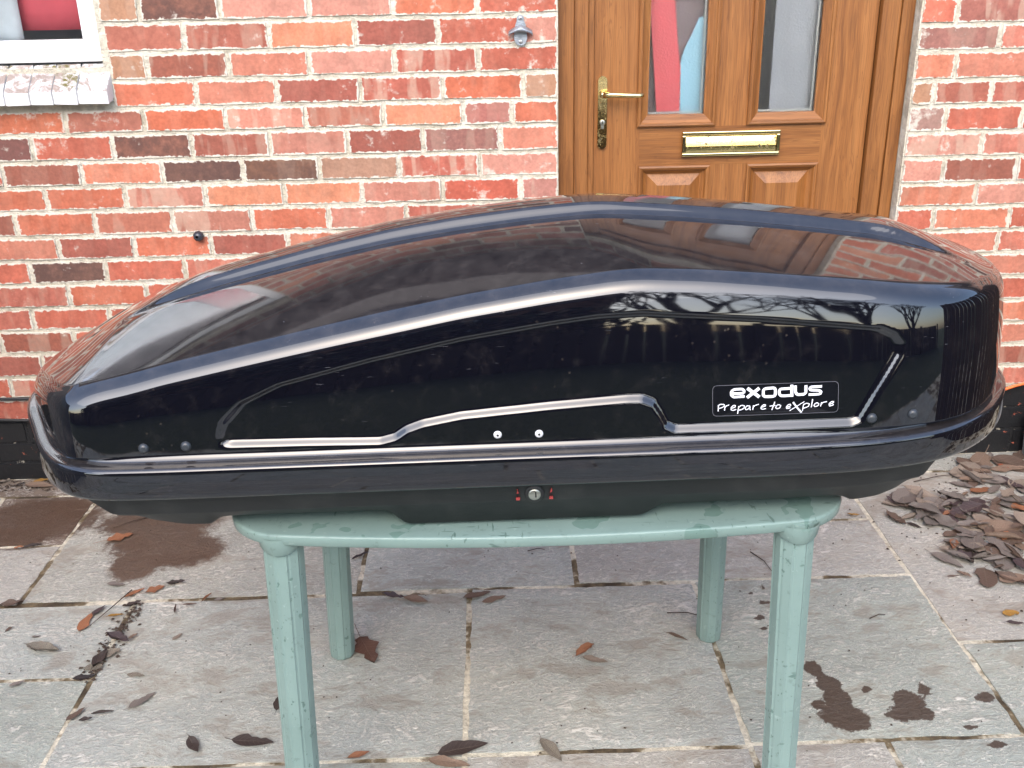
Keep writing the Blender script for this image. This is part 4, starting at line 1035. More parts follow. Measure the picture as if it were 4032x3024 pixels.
for (tx, ty, bx, by) in ((-.374, -1.556, -.388, -1.590), (.496, -1.566, .506, -1.600), (-.376, -1.035, -.403, -1.003), (.488, -1.030, .507, -.979)):
    n = 60; v = []; f = []
    lv_ = [(0.0, .86), (.006, .97), (.02, 1.0), (.3, 1.03), (.63, 1.12), (TZ - .0075, 1.12)]
    for zz, sc_ in lv_:
        w = zz / TZ
        cx, cy = bx + (tx - bx) * w, by + (ty - by) * w
        for k in range(n):
            a = 2 * math.pi * k / n
            fa = math.pi / 5                                     # ten flat faces, a moulding line beside each edge
            r_ = .0312 * sc_ * math.cos(fa / 2) / math.cos((a % fa) - fa / 2) * (.972 if k % 6 == 1 else 1.0)
            v.append((cx + r_ * math.cos(a), cy + r_ * math.sin(a), zz))
    for i in range(len(lv_) - 1):
        for k in range(n): f.append((i * n + k, i * n + (k + 1) % n, (i + 1) * n + (k + 1) % n, (i + 1) * n + k))
    f.append(tuple(range(n))[::-1]); f.append(tuple((len(lv_) - 1) * n + k for k in range(n)))
    leg = MB().add(v, f).build("leg", MAT['green'], table)
    col_ = MB()
    w = (TZ - .03) / TZ
    cx, cy = bx + (tx - bx) * w, by + (ty - by) * w
    # moulded socket: deeper at the middle of its face
    m = 32; v = []; f = []
    for lev in range(4):
        for k in range(m):
            a = 2 * math.pi * k / m
            dip = .030 * abs(math.sin(a)) ** 1.5
            zz = (TZ - .010, TZ - .0215 - dip * .6, TZ - .0225 - dip * .62, TZ - .0225 - dip * .62)[lev]
            r_ = (.0405, .0400, .0385, .0350)[lev]
            v.append((cx + r_ * math.cos(a), cy + r_ * math.sin(a), zz))
    for i in range(3):
        for k in range(m): f.append((i * m + k, i * m + (k + 1) % m, (i + 1) * m + (k + 1) % m, (i + 1) * m + k))
    MB().add(v, f, True).build("socket", MAT['green'], leg)

# ------------------------------------------------------------------ roof box (built level, then set down with its slight tilt)
BX = Vector((0, -1.26, TZ))
box = empty("roof_box", BX)
tag(box, "glossy black car roof box lying on the green garden table", "roof box")
HALF = [(-.884, 0), (-.868, -.072), (-.809, -.187), (-.763, -.269), (-.730, -.312), (-.695, -.343), (-.646, -.363), (-.58, -.369), (-.3, -.370), (0, -.370), (.3, -.370), (.52, -.368), (.647, -.354),
        (.744, -.322), (.829, -.258), (.887, -.184), (.925, -.105), (.938, 0)]


def catmull(pts, per):
    P_ = [Vector((*p, 0)) for p in pts]
    P_ = [Vector((P_[1].x, -P_[1].y, 0))] + P_ + [Vector((P_[-2].x, -P_[-2].y, 0))]
    out = []
    for i in range(1, len(P_) - 2):
        p0, p1, p2, p3 = P_[i - 1:i + 3]
        t0 = 0; t1 = t0 + (p1 - p0).length ** .5; t2 = t1 + (p2 - p1).length ** .5; t3 = t2 + (p3 - p2).length ** .5
        for k in range(per):
            t = t1 + (t2 - t1) * k / per
            a1 = p0 * ((t1 - t) / (t1 - t0)) + p1 * ((t - t0) / (t1 - t0)); a2 = p1 * ((t2 - t) / (t2 - t1)) + p2 * ((t - t1) / (t2 - t1)); a3 = p2 * ((t3 - t) / (t3 - t2)) + p3 * ((t - t2) / (t3 - t2))
            b1 = a1 * ((t2 - t) / (t2 - t0)) + a2 * ((t - t0) / (t2 - t0)); b2 = a2 * ((t3 - t) / (t3 - t1)) + a3 * ((t - t1) / (t3 - t1))
            out.append(b1 * ((t2 - t) / (t2 - t1)) + b2 * ((t - t1) / (t2 - t1)))
    out.append(P_[-2])
    return out


def resample(pts, step):
    L = [0]
    for a, b in zip(pts, pts[1:]): L.append(L[-1] + (b - a).length)
    n = max(2, round(L[-1] / step)); out = []; j = 0
    for k in range(n + 1):
        s = L[-1] * k / n
        while j < len(L) - 2 and L[j + 1] < s: j += 1
        out.append(pts[j].lerp(pts[j + 1], (s - L[j]) / max(1e-9, L[j + 1] - L[j])))
    return out


_den = catmull(HALF, 40)
# even out curvature a little
for _ in range(60):
    _den = [_den[0]] + [(_den[i - 1] + _den[i] * 2 + _den[i + 1]) / 4 for i in range(1, len(_den) - 1)] + [_den[-1]]
FRONT = resample(_den, .0042)
BACK = [Vector((p.x, -p.y, 0)) for p in resample(_den, .016)][::-1][1:-1]
LOOP = FRONT + BACK
NL = len(LOOP)
NORM = []
for i in range(NL):
    d = (LOOP[(i + 1) % NL] - LOOP[i - 1]).normalized()
    NORM.append(Vector((-d.y, d.x, 0)))      # inward for this direction of travel


def inner(i, d):
    k = 1 - .50 * NORM[i].x ** 2          # the ends stand steeper than the long sides
    return LOOP[i] + NORM[i] * (d if d < .006 else .006 + (d - .006) * k)


# outline of the upper body at its foot: tighter corners than the rim
HALFB = [(-.862, 0), (-.846, -.075), (-.790, -.182), (-.741, -.262), (-.703, -.313), (-.682, -.3305), (-.655, -.3360), (-.58, -.3365), (-.3, -.3365), (0, -.3365), (.3, -.3365), (.52, -.3360), (.645, -.332), (.725, -.314), (.785, -.280), (.842, -.222), (.884, -.155), (.912, -.085), (.922, 0)]
_den2 = catmull(HALFB, 40)
for _ in range(22):
    _den2 = [_den2[0]] + [(_den2[i - 1] + _den2[i] * 2 + _den2[i + 1]) / 4 for i in range(1, len(_den2) - 1)] + [_den2[-1]]


def resample_n(pts, n):
    L = [0]
    for a, b in zip(pts, pts[1:]): L.append(L[-1] + (b - a).length)
    return resample(pts, L[-1] / n)


LOOPB = resample_n(_den2, len(FRONT) - 1) + [Vector((p.x, -p.y, 0)) for p in resample_n(_den2, len(BACK) + 1)][::-1][1:-1]
assert len(LOOPB) == NL
NORMB = []
for i in range(NL):
    d = (LOOPB[(i + 1) % NL] - LOOPB[i - 1]).normalized()
    NORMB.append(Vector((-d.y, d.x, 0)))


def body(i, d): return LOOPB[i] + NORMB[i] * d * (1 - .55 * NORMB[i].x ** 2)


RIM_Y = [(p.x, p.y) for p in FRONT]
OUT_Y = [(p.x, p.y) for p in LOOPB[:len(FRONT)]]
SH = [(-.86, .880 - TZ), (-.80, .908 - TZ), (-.75, .928 - TZ), (-.70, .943 - TZ), (-.662, .951 - TZ), (-.595, .964 - TZ), (-.521, .981 - TZ), (-.411, 1.003 - TZ), (-.266, 1.031 - TZ), (-.051, 1.070 - TZ), (.089, 1.090 - TZ), (.19, 1.1015 - TZ), (.235, 1.1035 - TZ), (.334, 1.098 - TZ), (.441, 1.088 - TZ),
      (.583, 1.073 - TZ), (.655, 1.064 - TZ), (.743, 1.052 - TZ), (.80, 1.045 - TZ), (.87, 1.034 - TZ), (.95, 1.018 - TZ)]
SH = Cubic(SH, .022, .016)
CR = [(x_, z_ - TZ) for x_, z_ in ((-.86, .876), (-.782, .925), (-.684, .982), (-.60, 1.018), (-.572, 1.027), (-.47, 1.056), (-.302, 1.096), (-.178, 1.121), (-.055, 1.138), (.066, 1.150), (.18, 1.1565), (.309, 1.146), (.432, 1.133), (.556, 1.117), (.673, 1.099), (.73, 1.092), (.804, 1.076), (.879, 1.040), (.94, 1.0))]
CR = Cubic(CR, .035, .03)
PANEL = [(-.443, .862), (-.30, .860), (-.190, .857), (-.165, .863), (-.146, .876), (-.120, .885), (-.058, .896), (.088, .907), (.205, .9135), (.228, .913), (.246, .905), (.258, .886), (.268, .866), (.282, .8585), (.565, .858), (.577, .863), (.598, .905), (.634, .970), (.636, .985), (.624, 1.000), (.600, 1.011), (.406, 1.034),
         (.229, 1.049), (.160, 1.047), (.088, 1.039), (-.053, 1.019), (-.196, .991), (-.341, .957), (-.402, .930), (-.435, .898), (-.450, .872)]
PANEL = [(x, zz - TZ + (.0005 if zz < .87 else 0)) for x, zz in PANEL]


def sdf(px, pz):
    best = 1e9; inside = False
    n = len(PANEL)
    for k in range(n):
        ax, az = PANEL[k]; bx, bz = PANEL[(k + 1) % n]
        ex, ez = bx - ax, bz - az; wx, wz = px - ax, pz - az
        t = max(0, min(1, (wx * ex + wz * ez) / (ex * ex + ez * ez)))
        dx, dz = wx - ex * t, wz - ez * t
        best = min(best, dx * dx + dz * dz)
        if (az > pz) != (bz > pz) and px < (bx - ax) * (pz - az) / (bz - az) + ax: inside = not inside
    return -math.sqrt(best) if inside else math.sqrt(best)


ZF = .158                                     # foot of the side wall above the rim step


def side_d(q, h=.24): return h * (.040 * q + .078 * q ** 3.2)


def panel_depth(x, zz):
    if not (-.48 < x < .67 and .14 < zz < .38): return 0.0
    up = sstep(.222, .250, zz) * (1 - sstep(.585, .605, x))
    w_ = .0072 - .0032 * up
    return .0085 * sstep(-.452, -.425, x) * sstep(w_, -w_, sdf(x, zz))


RIM = [(.020, .100), (.006, .0945), (.0015, .0965), (0, .102), (0, .125), (0, .1380), (.0001, .1412), (.0006, .1443), (.0023, .1469), (.0049, .1486), (.008, .1492), (.016, .1493), (.0235, .1494), (.0262, .1499), (.0286, .1514), (.0304, .1542)]
NS = 84
verts = []; rowsN = 0
for d, zz in RIM:
    for i in range(NL):
        p = inner(i, d); verts.append((p.x, p.y, zz))
    rowsN += 1
SHX = [SH(body(i, .02).x) for i in range(NL)]
HGT = [z_ - .022 - ZF for z_ in SHX]
NF = len(FRONT)
for r_ in range(NS + 1):
    q = r_ / NS
    for i in range(NL):
        zz = ZF + (SHX[i] - .022 - ZF) * q
        d = side_d(q, HGT[i])
        if i < NF: d += panel_depth(LOOPB[i].x, zz)
        p = body(i, d); verts.append((p.x, p.y, zz))
    rowsN += 1
D0S = [side_d(1, h_) for h_ in HGT]
for r_ in range(1, 9):
    t = r_ / 8
    for i in range(NL):
        zs = SHX[i]
        D0 = D0S[i]
        a = (D0, zs - .022); b = (D0 + .0062, zs - .0008); c = (D0 + .031, zs + .0075)
        d = a[0] * (1 - t) ** 2 + 2 * b[0] * t * (1 - t) + c[0] * t * t
        zz = a[1] * (1 - t) ** 2 + 2 * b[1] * t * (1 - t) + c[1] * t * t
        p = body(i, d); verts.append((p.x, p.y, zz))
    rowsN += 1
DS = [q_ + .031 for q_ in D0S]
WS = sorted(((body(i, DS[i]).x, -body(i, DS[i]).y) for i in range(NF)))


def half_w(x): return max(.02, interp(WS, x))


# CR is the crown of the top panels; a raised spine runs along the middle
def spine(x): return .0145 * sstep(-.70, -.50, x) * (1 - sstep(.70, .83, x))


def z_top(x, y, zs, v):
    z_ = zs + (max(zs, CR(x)) - zs) * (1 - abs(v) ** 1.32)
    a = .036 + .075 * sstep(.66, .83, x)
    ay = abs(y); rh = spine(x)
    z_ += rh * (1 - sstep(a, a + .019, ay))
    z_ -= .10 * rh * math.exp(-((ay - a - .026) / .009) ** 2)
    return z_


FRAC = [.985, .965, .94, .91, .87, .82, .77, .72, .67, .62, .57, .52, .47, .42, .37, .32, .28, .245, .215, .195, .18, .165, .152, .141, .131, .122, .113, .104, .095, .086, .076, .06, .04, .02, 0]
for fr_ in FRAC:
    for i in range(NL):
        s = body(i, DS[i])
        cx = s.x * .985
        if cx < -.60: cx = -.60 + (cx + .60) * .45
        if cx > .64: cx = .64 + (cx - .64) * .45
        x = cx + (s.x - cx) * fr_; y = s.y * fr_
        v = min(1.0, abs(y) / half_w(x))
        verts.append((x, y, z_top(x, y, SH(x) + .0075, v)))
    rowsN += 1
faces = []
for r_ in range(rowsN - 1):
    for i in range(NL):
        j = (i + 1) % NL
        faces.append((r_ * NL + i, r_ * NL + j, (r_ + 1) * NL + j, (r_ + 1) * NL + i))


def box_part(name, verts, faces, mat, parent=box, smooth=True, weld=False, origin=(0, 0, 0)):
    me = bpy.data.meshes.new(name)
    me.from_pydata([(a - origin[0], b - origin[1], c - origin[2]) for a, b, c in verts], [], faces)
    me.materials.append(mat)
    bm = bmesh.new(); bm.from_mesh(me)
    if weld: bmesh.ops.remove_doubles(bm, verts=bm.verts, dist=1e-5)
    bmesh.ops.recalc_face_normals(bm, faces=bm.faces)
    bm.to_mesh(me); bm.free()
    if smooth: me.polygons.foreach_set("use_smooth", [True] * len(me.polygons))
    o = bpy.data.objects.new(name, me); COL.objects.link(o)
    o.parent = parent
    po = parent.get("_o", (0, 0, 0)) if parent is not box else (0, 0, 0)
    o.location = (origin[0] - po[0], origin[1] - po[1], origin[2] - po[2])
    return o


lid = box_part("lid", verts, faces, MAT['gloss'], weld=True)
# --- base tray
ZB = [(-.92, .090), (-.70, .086), (-.66, .066), (-.629, .047), (-.579, .028), (-.527, .018), (-.482, .0165), (-.471, .029), (-.448, .031), (-.19, .030), (-.160, .0022), (.235, .0022), (.266, .022), (.547, .023), (.575, .020), (.586, .011), (.632, .014), (.669, .025), (.704, .050), (.722, .072), (.76, .088), (.95, .092)]
ZB = smooth_tab(ZB, .008, .002)
bv = []; nb = 0
for d, kind in ((.019, 0), (.024, 1), (.0285, 2), (.034, 3), (.050, 4), (.058, 5), (.085, 6), (.20, 6), (.32, 6)):
    for i in range(NL):
        p = inner(i, d) if d < .1 else LOOP[i] + NORM[i] * .085 + (Vector((LOOP[i].x * .9, 0, 0)) - LOOP[i]) * ((d - .085) / .4)
        zb = interp(ZB, p.x)
        z_ = (.100, .097, max(.057, zb + .006), max(.051, zb + .005), zb + .006, zb + .0012, zb)[kind]
        bv.append((p.x, p.y, z_))
    nb += 1
bf = [(r_ * NL + i, r_ * NL + (i + 1) % NL, (r_ + 1) * NL + (i + 1) % NL, (r_ + 1) * NL + i) for r_ in range(nb - 1) for i in range(NL)]
bf.append(tuple((nb - 1) * NL + i for i in range(NL)))
tray = box_part("base", bv, bf, MAT['matt'])
tray["label"] = "matt black lower tray"


def front_y(x, zz):
    """local y of the lid's long side at x, height zz"""
    top_ = SH(x) - .022
    q = max(0, min(1, (zz - ZF) / (top_ - ZF)))
    return interp(OUT_Y, x) + side_d(q, top_ - ZF) + panel_depth(x, zz)


def dome(name, x, zz, y, r, h, mat, parent=box, n=16):
    prof = [(r, 0), (r * .97, -h * .35), (r * .78, -h * .75), (r * .42, -h * .97), (r * .12, -h)]
    v = []; f = []
    for a_, b_ in prof:
        for k in range(n):
            t = 2 * math.pi * k / n; v.append((x + a_ * math.cos(t), y + b_, zz + a_ * math.sin(t)))
    for i in range(len(prof) - 1):
        for k in range(n): f.append((i * n + k, i * n + (k + 1) % n, (i + 1) * n + (k + 1) % n, (i + 1) * n + k))
    f.append(tuple((len(prof) - 1) * n + k for k in range(n)))
    return box_part(name, v, f, mat, parent, origin=(x, y, zz))


for x, zz in ((-.564, .169), (-.497, .170), (.596, .173), (.664, .175)):
    dome("rivet", x, zz + .003, front_y(x, zz) + .0005, .0085, .006, MAT['rivet_dark'])
for x, zz in ((-.002, .1725), (.064, .1715)):
    r_ = dome("rivet", x, zz, front_y(x, zz) + .0005, .0068, .0035, MAT['rivet_white'])
    r_["label"] = "white rivet with a dark centre"
    r_["_o"] = (x, front_y(x, zz) + .0005, zz)
    dome("rivet_hole", x, zz, front_y(x, zz) - .0028, .0021, .0006, MAT['hole'], r_, 10)
lx, lz = .054, .068
ly = interp(RIM_Y, lx) + .0275
lock = dome("lock", lx, lz, ly, .0165, .0045, MAT['matt'], n=24); lock["_o"] = (lx, ly, lz)
dome("lock_barrel", lx, lz, ly - .0035, .0105, .0026, MAT['steel'], lock, 24)
box_part("key_slot", [(lx + .0008, ly - .0068, lz - .004), (lx + .0032, ly - .0068, lz - .004), (lx + .0028, ly - .0068, lz + .006), (lx + .0008, ly - .0068, lz + .0065),
                      (lx + .0008, ly - .0055, lz - .004), (lx + .0032, ly - .0055, lz - .004), (lx + .0028, ly - .0055, lz + .006), (lx + .0008, ly - .0055, lz + .0065)],
         [(0, 1, 2, 3), (0, 4, 5, 1), (1, 5, 6, 2), (2, 6, 7, 3), (3, 7, 4, 0)], MAT['hole'], lock, False)
for s in (-1, 1):
    cx = lx + s * .027
    yy = interp(RIM_Y, cx) + .0262
    # slim wedge above, small padlock below
    wv = [(cx - .0018, lz + .002), (cx + .0014, lz + .0025), (cx + .0016 * s, lz + .0095), (cx + .0002, lz + .0100)]
    pv = [(cx - .0032, lz - .0105), (cx + .0030, lz - .0105), (cx + .0032, lz - .0060), (cx - .0030, lz - .0060)]
    v = []; f = []
    for poly_ in (wv, pv):
        n0 = len(v); v += [(a, yy - .0022 + (0.002 * (.012 - (b - lz)) / .03), b) for a, b in poly_] + [(a, yy + .003, b) for a, b in poly_]
        f += [tuple(n0 + k for k in range(4))] + [(n0 + k, n0 + k + 4, n0 + (k + 1) % 4 + 4, n0 + (k + 1) % 4) for k in range(4)]
    box_part("lock_symbol", v, f, MAT['redmark'], lock, False)


# --- badge: film, thin border line and lettering wrapped on the lid side
def conform(pts, off): return [(x, front_y(x, zz) - off, zz) for x, zz in pts]


def ribbon(path, width, off, closed=False):
    """flat brush stroke following path, round ends"""
    pts = [Vector((a, b)) for a, b in path]
    if len(pts) > 2:      # soften corners
        q = [pts[0]]
        for a, b, c in zip(pts, pts[1:], pts[2:]):
            q += [b.lerp(a, .30), b.lerp(a, .08).lerp(b.lerp(c, .08), .5), b.lerp(c, .30)]
        pts = q + [pts[-1]]
    V_ = []; F_ = []
    L_ = []; R__ = []
    for i, p in enumerate(pts):
        d = (pts[min(i + 1, len(pts) - 1)] - pts[max(i - 1, 0)])
        if closed and i in (0, len(pts) - 1): d = pts[1] - pts[-2]
        d.normalize(); nrm = Vector((-d.y, d.x)) * width / 2
        L_.append(p + nrm); R__.append(p - nrm)
    for a, b in zip(L_, R__): V_ += [(a.x, a.y), (b.x, b.y)]
    for i in range(len(pts) - 1): F_.append((2 * i, 2 * i + 1, 2 * i + 3, 2 * i + 2))
    return conform(V_, off), F_


def rrect(c, r, n=6, grow=0.0):
    """rounded quad through four corners (tl, tr, br, bl)"""
    cc = [Vector(p) for p in c]; mid = sum(cc, Vector((0, 0))) / 4
    cc = [p + (p - mid).normalized() * grow for p in cc]
    out = []
    for i in range(4):
        p = cc[i]; a = (cc[i - 1] - p).normalized(); b = (cc[(i + 1) % 4] - p).normalized()
        for k in range(n + 1):
            t = k / n
            out.append(tuple((p + a * r) * (1 - t) ** 2 + p * 2 * t * (1 - t) + (p + b * r) * t * t))
    return out


badge_pts = rrect([(x, zz - TZ) for x, zz in BADGE], .008)
bc = tuple(sum(p[k] for p in badge_pts) / len(badge_pts) for k in (0, 1))
# film as a fan of rings so that it follows the curved side
v = []; f = []; m = len(badge_pts)
for s in (1, .8, .6, .4, .2, .02):
    v += conform([(bc[0] + (x - bc[0]) * s, bc[1] + (zz - bc[1]) * s) for x, zz in badge_pts], .0008)
for r_ in range(5):
    for k in range(m): f.append((r_ * m + k, r_ * m + (k + 1) % m, (r_ + 1) * m + (k + 1) % m, (r_ + 1) * m + k))
f.append(tuple(5 * m + k for k in range(m)))
badge = box_part("badge", v, f, MAT['sticker'], smooth=False)
badge["label"] = "black badge film with white lettering"
v, f = ribbon(badge_pts + badge_pts[:2], .0009, .0011)
box_part("badge_border", v, f, MAT['greyline'], badge, False)
for nm, strokes, off in (("brand_lettering", WORD, .0013), ("slogan_lettering", MOTTO, .0013)):
    v = []; f = []
    for si, (w, path) in enumerate(strokes):
        a, b = ribbon([(x, zz - TZ) for x, zz in path], w, off + si * .00004, path[0] == path[-1]); n0 = len(v)
        v += a; f += [tuple(i + n0 for i in q) for q in b]
    box_part(nm, v, f, MAT['print'], badge, False)
box.rotation_euler = (0, -math.atan(.0115), 0)

# ------------------------------------------------------------------ fallen leaves
def leaf_mesh(kind, seed):
    r_ = random.Random(seed)
    nu, nv = 9, 4
    torn = r_.random() < .5
    v = []; f = []; uvs = []
    curl = r_.uniform(.25, .9) if kind == 1 else r_.uniform(.10, .55)
    if kind == 3: curl = r_.uniform(1.0, 1.7)
    bend = r_.uniform(-.25, .45) if kind in (1, 3) else r_.uniform(-.05, .14)
    W = {0: .225, 1: .25, 2: .30, 3: .21, 4: .29}[kind]
    off = Vector((r_.uniform(0, 50), r_.uniform(0, 50), 0))
    for i in range(nu + 1):
        t = i / nu
        w = W * (math.sin(math.pi * t ** .85) ** (.8 if kind != 4 else .55)) * (1 - .25 * t * (kind != 4)) + .004
        if kind == 2: w *= 1 + .33 * math.cos(t * 15 + seed)
        for j in range(nv + 1):
            s = j / nv * 2 - 1
            ww = w * (1 + .14 * noise.noise(off + Vector((t * 11, s * 2, 1))))
            if torn and s * (1 if seed % 2 else -1) > .4 and .35 < t < .75: ww *= .62 + .3 * noise.noise(off + Vector((t * 20, 0, 3)))
            amp = .16 if kind == 1 else .07
            x = t - .5
            ang = s * curl * 1.6
            yv = ww * (math.sin(ang) / (curl * 1.6)) if abs(curl) > .02 else ww * s
            zv = ww * (1 - math.cos(ang)) / (curl * 1.6) + bend * (x * x) + amp * noise.noise(off + Vector((t * 4.5, s * 2.2, 0))) + .03 * abs(s) * W
            v.append((x, yv, zv)); uvs.append((t, s))
    for i in range(nu):
        for j in range(nv):
            a = i * (nv + 1) + j; f.append((a, a + 1, a + nv + 2, a + nv + 1))
    # stalk
    n0 = len(v); base = v[nv // 2]
    sl = r_.uniform(.14, .34) if kind != 2 else .55
    sd = r_.uniform(-.12, .12)
    for k in range(5):
        t = k / 4
        c = Vector((base[0] + .05 - sl * t, base[1] + sd * t * t, base[2] + .012 + .04 * math.sin(t * 3) * (kind in (1, 2))))
        for a in range(3):
            v.append((c.x, c.y + .010 * math.cos(a * 2.1), c.z + .010 * math.sin(a * 2.1))); uvs.append((0, 0))
    for k in range(4):
        for a in range(3): f.append((n0 + k * 3 + a, n0 + k * 3 + (a + 1) % 3, n0 + k * 3 + 3 + (a + 1) % 3, n0 + k * 3 + 3 + a))
    zm = min(q[2] for q in v)
    v = [(a, b, c - zm) for a, b, c in v]
    me = bpy.data.meshes.new("leaf_blade")
    me.from_pydata(v, [], f); me.materials.append(MAT['leaf'])
    me.polygons.foreach_set("use_smooth", [True] * len(me.polygons))
    ul = me.uv_layers.new(name="UVMap")
    for l in me.loops: ul.data[l.index].uv = uvs[l.vertex_index]
    me.update()
    return me


LCOL = {'o': ((184, 122, 84), .35), 'y': ((196, 146, 62), .45), 'b': ((122, 100, 86), .3), 'd': ((70, 58, 54), .15), 'g': ((142, 132, 124), .2), 'p': ((168, 152, 136), .3), 't': ((158, 132, 112), .3), 'm': ((88, 72, 74), .1),
        'k': ((46, 42, 46), 0), 's': ((176, 166, 148), 1.0), 'r': ((104, 74, 62), .3), 'v': ((180, 92, 58), .3)}
LM = {k: [leaf_mesh(k, 100 * k + s) for s in range(9)] for k in range(5)}


def put_leaf(x, y, size, ang, col, kind, label, z=.002, tilt=(0, 0), group="fallen leaves on the patio"):
    o = bpy.data.objects.new("fallen_leaf", rng.choice(LM[kind])); COL.objects.link(o)
    o.location = (x, y, z)
    o.rotation_euler = (tilt[0], tilt[1], ang)
    flat = .7 if kind in (1, 3) else .5
    o.scale = (size, size * rng.uniform(.9, 1.1), size * flat)
    c, a = LCOL[col]
    k = rng.uniform(.85, 1.15)
    o.color = (*lin(*c, .62 * k), a)
    tag(o, label, "leaf", group)
    return o


for (x, y, size, ang, col, kind, lab) in LEAVES:
    put_leaf(x, min(y, -.03), size, ang, col, kind, lab, z=.0035)


def inside(poly, x, y):
    r_ = False
    for (ax, ay), (bx, by) in zip(poly, poly[1:] + poly[:1]):
        if (ay > y) != (by > y) and x < (bx - ax) * (y - ay) / (by - ay) + ax: r_ = not r_
    return r_


def scatter(poly, count, label, group, zmax, ymax=-.03):
    n = 0; tries = 0
    while n < count and tries < 5000:
        tries += 1
        x = rng.uniform(min(p[0] for p in poly), max(p[0] for p in poly)); y = rng.uniform(min(p[1] for p in poly), max(p[1] for p in poly))
        if not inside(poly, x, y) or y > ymax: continue
        put_leaf(x, y, rng.choice((.05, .07, .08, .10, .125)) * rng.uniform(.9, 1.1), rng.uniform(0, 6.28), rng.choice("bbgggggpptmgbtg" if rng.random() < .96 else "o"), rng.choice((0, 0, 0, 1, 3, 4, 2)), label, z=.003 + zmax * rng.random() ** 1.5,
                 tilt=(rng.uniform(-.16, .16), rng.uniform(-.16, .16)), group=group)
        n += 1


scatter(HEAP, 80, "withered brown leaf in the heap of dead leaves at the right of the table", "leaves in the heap right of the table", .016)
scatter(SCATTER, 30, "dead leaf scattered on the slab at the foot of the right plinth", "leaves scattered at the foot of the right plinth", .004)
scatter([(1.30, -.30), (1.75, -.30), (1.75, -.62), (1.42, -.75), (1.3, -.6)], 14, "withered brown leaf in the heap of dead leaves at the right of the table", "leaves in the heap right of the table", .03)

# crumbs of leaf and grit, too many and small to count
cr = MB()
def crumb(x, y, s):
    a = rng.uniform(0, 6.28); h = s * rng.uniform(.2, .5)
    p = [(x + s * rng.uniform(.5, 1) * math.cos(a + k * 1.57), y + s * rng.uniform(.4, 1) * math.sin(a + k * 1.57), .001) for k in range(4)]
    cr.add(p + [(x, y, .002 + h)], [(0, 1, 4), (1, 2, 4), (2, 3, 4), (3, 0, 4)])
for _ in range(420): crumb(rng.uniform(-1.6, 1.75), rng.uniform(-1.8, -.02), rng.uniform(.0012, .0045))
for _ in range(300): crumb(rng.gauss(1.45, .18), rng.gauss(-.45, .2), rng.uniform(.002, .007))
for _ in range(120): crumb(rng.uniform(-1.7, -1.3), rng.uniform(-.10, -.02), rng.uniform(.002, .008))
for _ in range(110):
    t = rng.random(); crumb(-.985 - .02 * t + rng.gauss(0, .014), -.76 - .33 * t, rng.uniform(.002, .008))
for _ in range(70):
    t = rng.random(); crumb(-.985 - .02 * t + rng.gauss(0, .012), -.76 - .33 * t, rng.uniform(.003, .009))
tag(cr.build("leaf_crumbs", MAT['twig'], origin=(0, 0, 0)), "dark crumbs of leaf and grit strewn over the patio", kind="stuff")

TW = [((.706, -.60), (.742, -.715), "thin curved twig on the slab between the right table legs"), ((-1.10, -.30), (-1.19, -.36), "thin stalk left of the orange lobed leaf"),
      ((.07, -.56), (.12, -.555), "short bent twig behind the table middle"), ((.42, -.88), (.51, -.90), "small dark twig beside the rear right table leg"), ((.93, -.93), (.975, -.915), "short straight twig on the right slab"),
      ((1.33, -.21), (1.50, -.165), "long straight twig near the right end of the roof box"), ((-1.02, -.70), (-1.075, -.86), "straw-coloured stalk along the joint at left")]
for (a, b, lab) in TW:
    mx, my = (a[0] + b[0]) / 2 + .006, (a[1] + b[1]) / 2 + .006
    tag(MB().tube([(a[0], a[1], .004), (mx, my, .0065), (b[0], b[1], .004)], [.0016, .0014, .0009], 5).build("twig", MAT['twig']), lab, "twig", "twigs on the patio")

# ------------------------------------------------------------------ the garden behind the photographer, seen mirrored in the lid
fence = empty("garden_fence", (0, -7.6, 0))
tag(fence, "dark timber garden fence mirrored in the side of the roof box", "fence")
me_b = None
for k in range(84):
    x = -8 + k * .19
    if me_b is None:
        b0 = MB().box(x, x + .17, -7.62, -7.60, -.05, 1.25).build("board", MAT['timber'], fence); me_b = b0.data; loc0 = b0.location.copy(); x00 = x
    else:
        o = bpy.data.objects.new("board", me_b); COL.objects.link(o); o.parent = fence
        o.location = loc0 + Vector((x - x00, rng.uniform(-.01, .01), 0))
for k in range(9): MB().box(-8 + k * 2, -7.9 + k * 2, -7.595, -7.5, -.05, 1.33).build("post", MAT['timber'], fence)


for (fx_, mat_, nm_, lab_) in ((-2.32, 'grey_timber', "side_fence", "weathered grey side fence mirrored in the left nose of the roof box"), (2.62, 'timber', "side_fence", "dark side fence mirrored in the right end of the roof box")):
    sf = empty(nm_, (fx_, -1.4, 0)); tag(sf, lab_, "fence")
    me_s = None
    for k in range(17):
        yb_ = -.05 - k * .165
        if me_s is None:
            b0 = MB().box(fx_ - .01, fx_ + .01, yb_ - .15, yb_, -.004, 1.70).build("board", MAT[mat_], sf); me_s = b0.data; l0 = b0.location.copy(); y00 = yb_
        else:
            o = bpy.data.objects.new("board", me_s); COL.objects.link(o); o.parent = sf
            o.location = l0 + Vector((rng.uniform(-.006, .006), yb_ - y00, rng.uniform(-.01, .01)))
    for k in range(3):
        s_ = -1 if fx_ < 0 else 1
        MB().box(min(fx_ + .011 * s_, fx_ + .09 * s_), max(fx_ + .011 * s_, fx_ + .09 * s_), -.2 - 1.2 * k, -.12 - 1.2 * k, -.004, 1.76).build("post", MAT[mat_], sf)


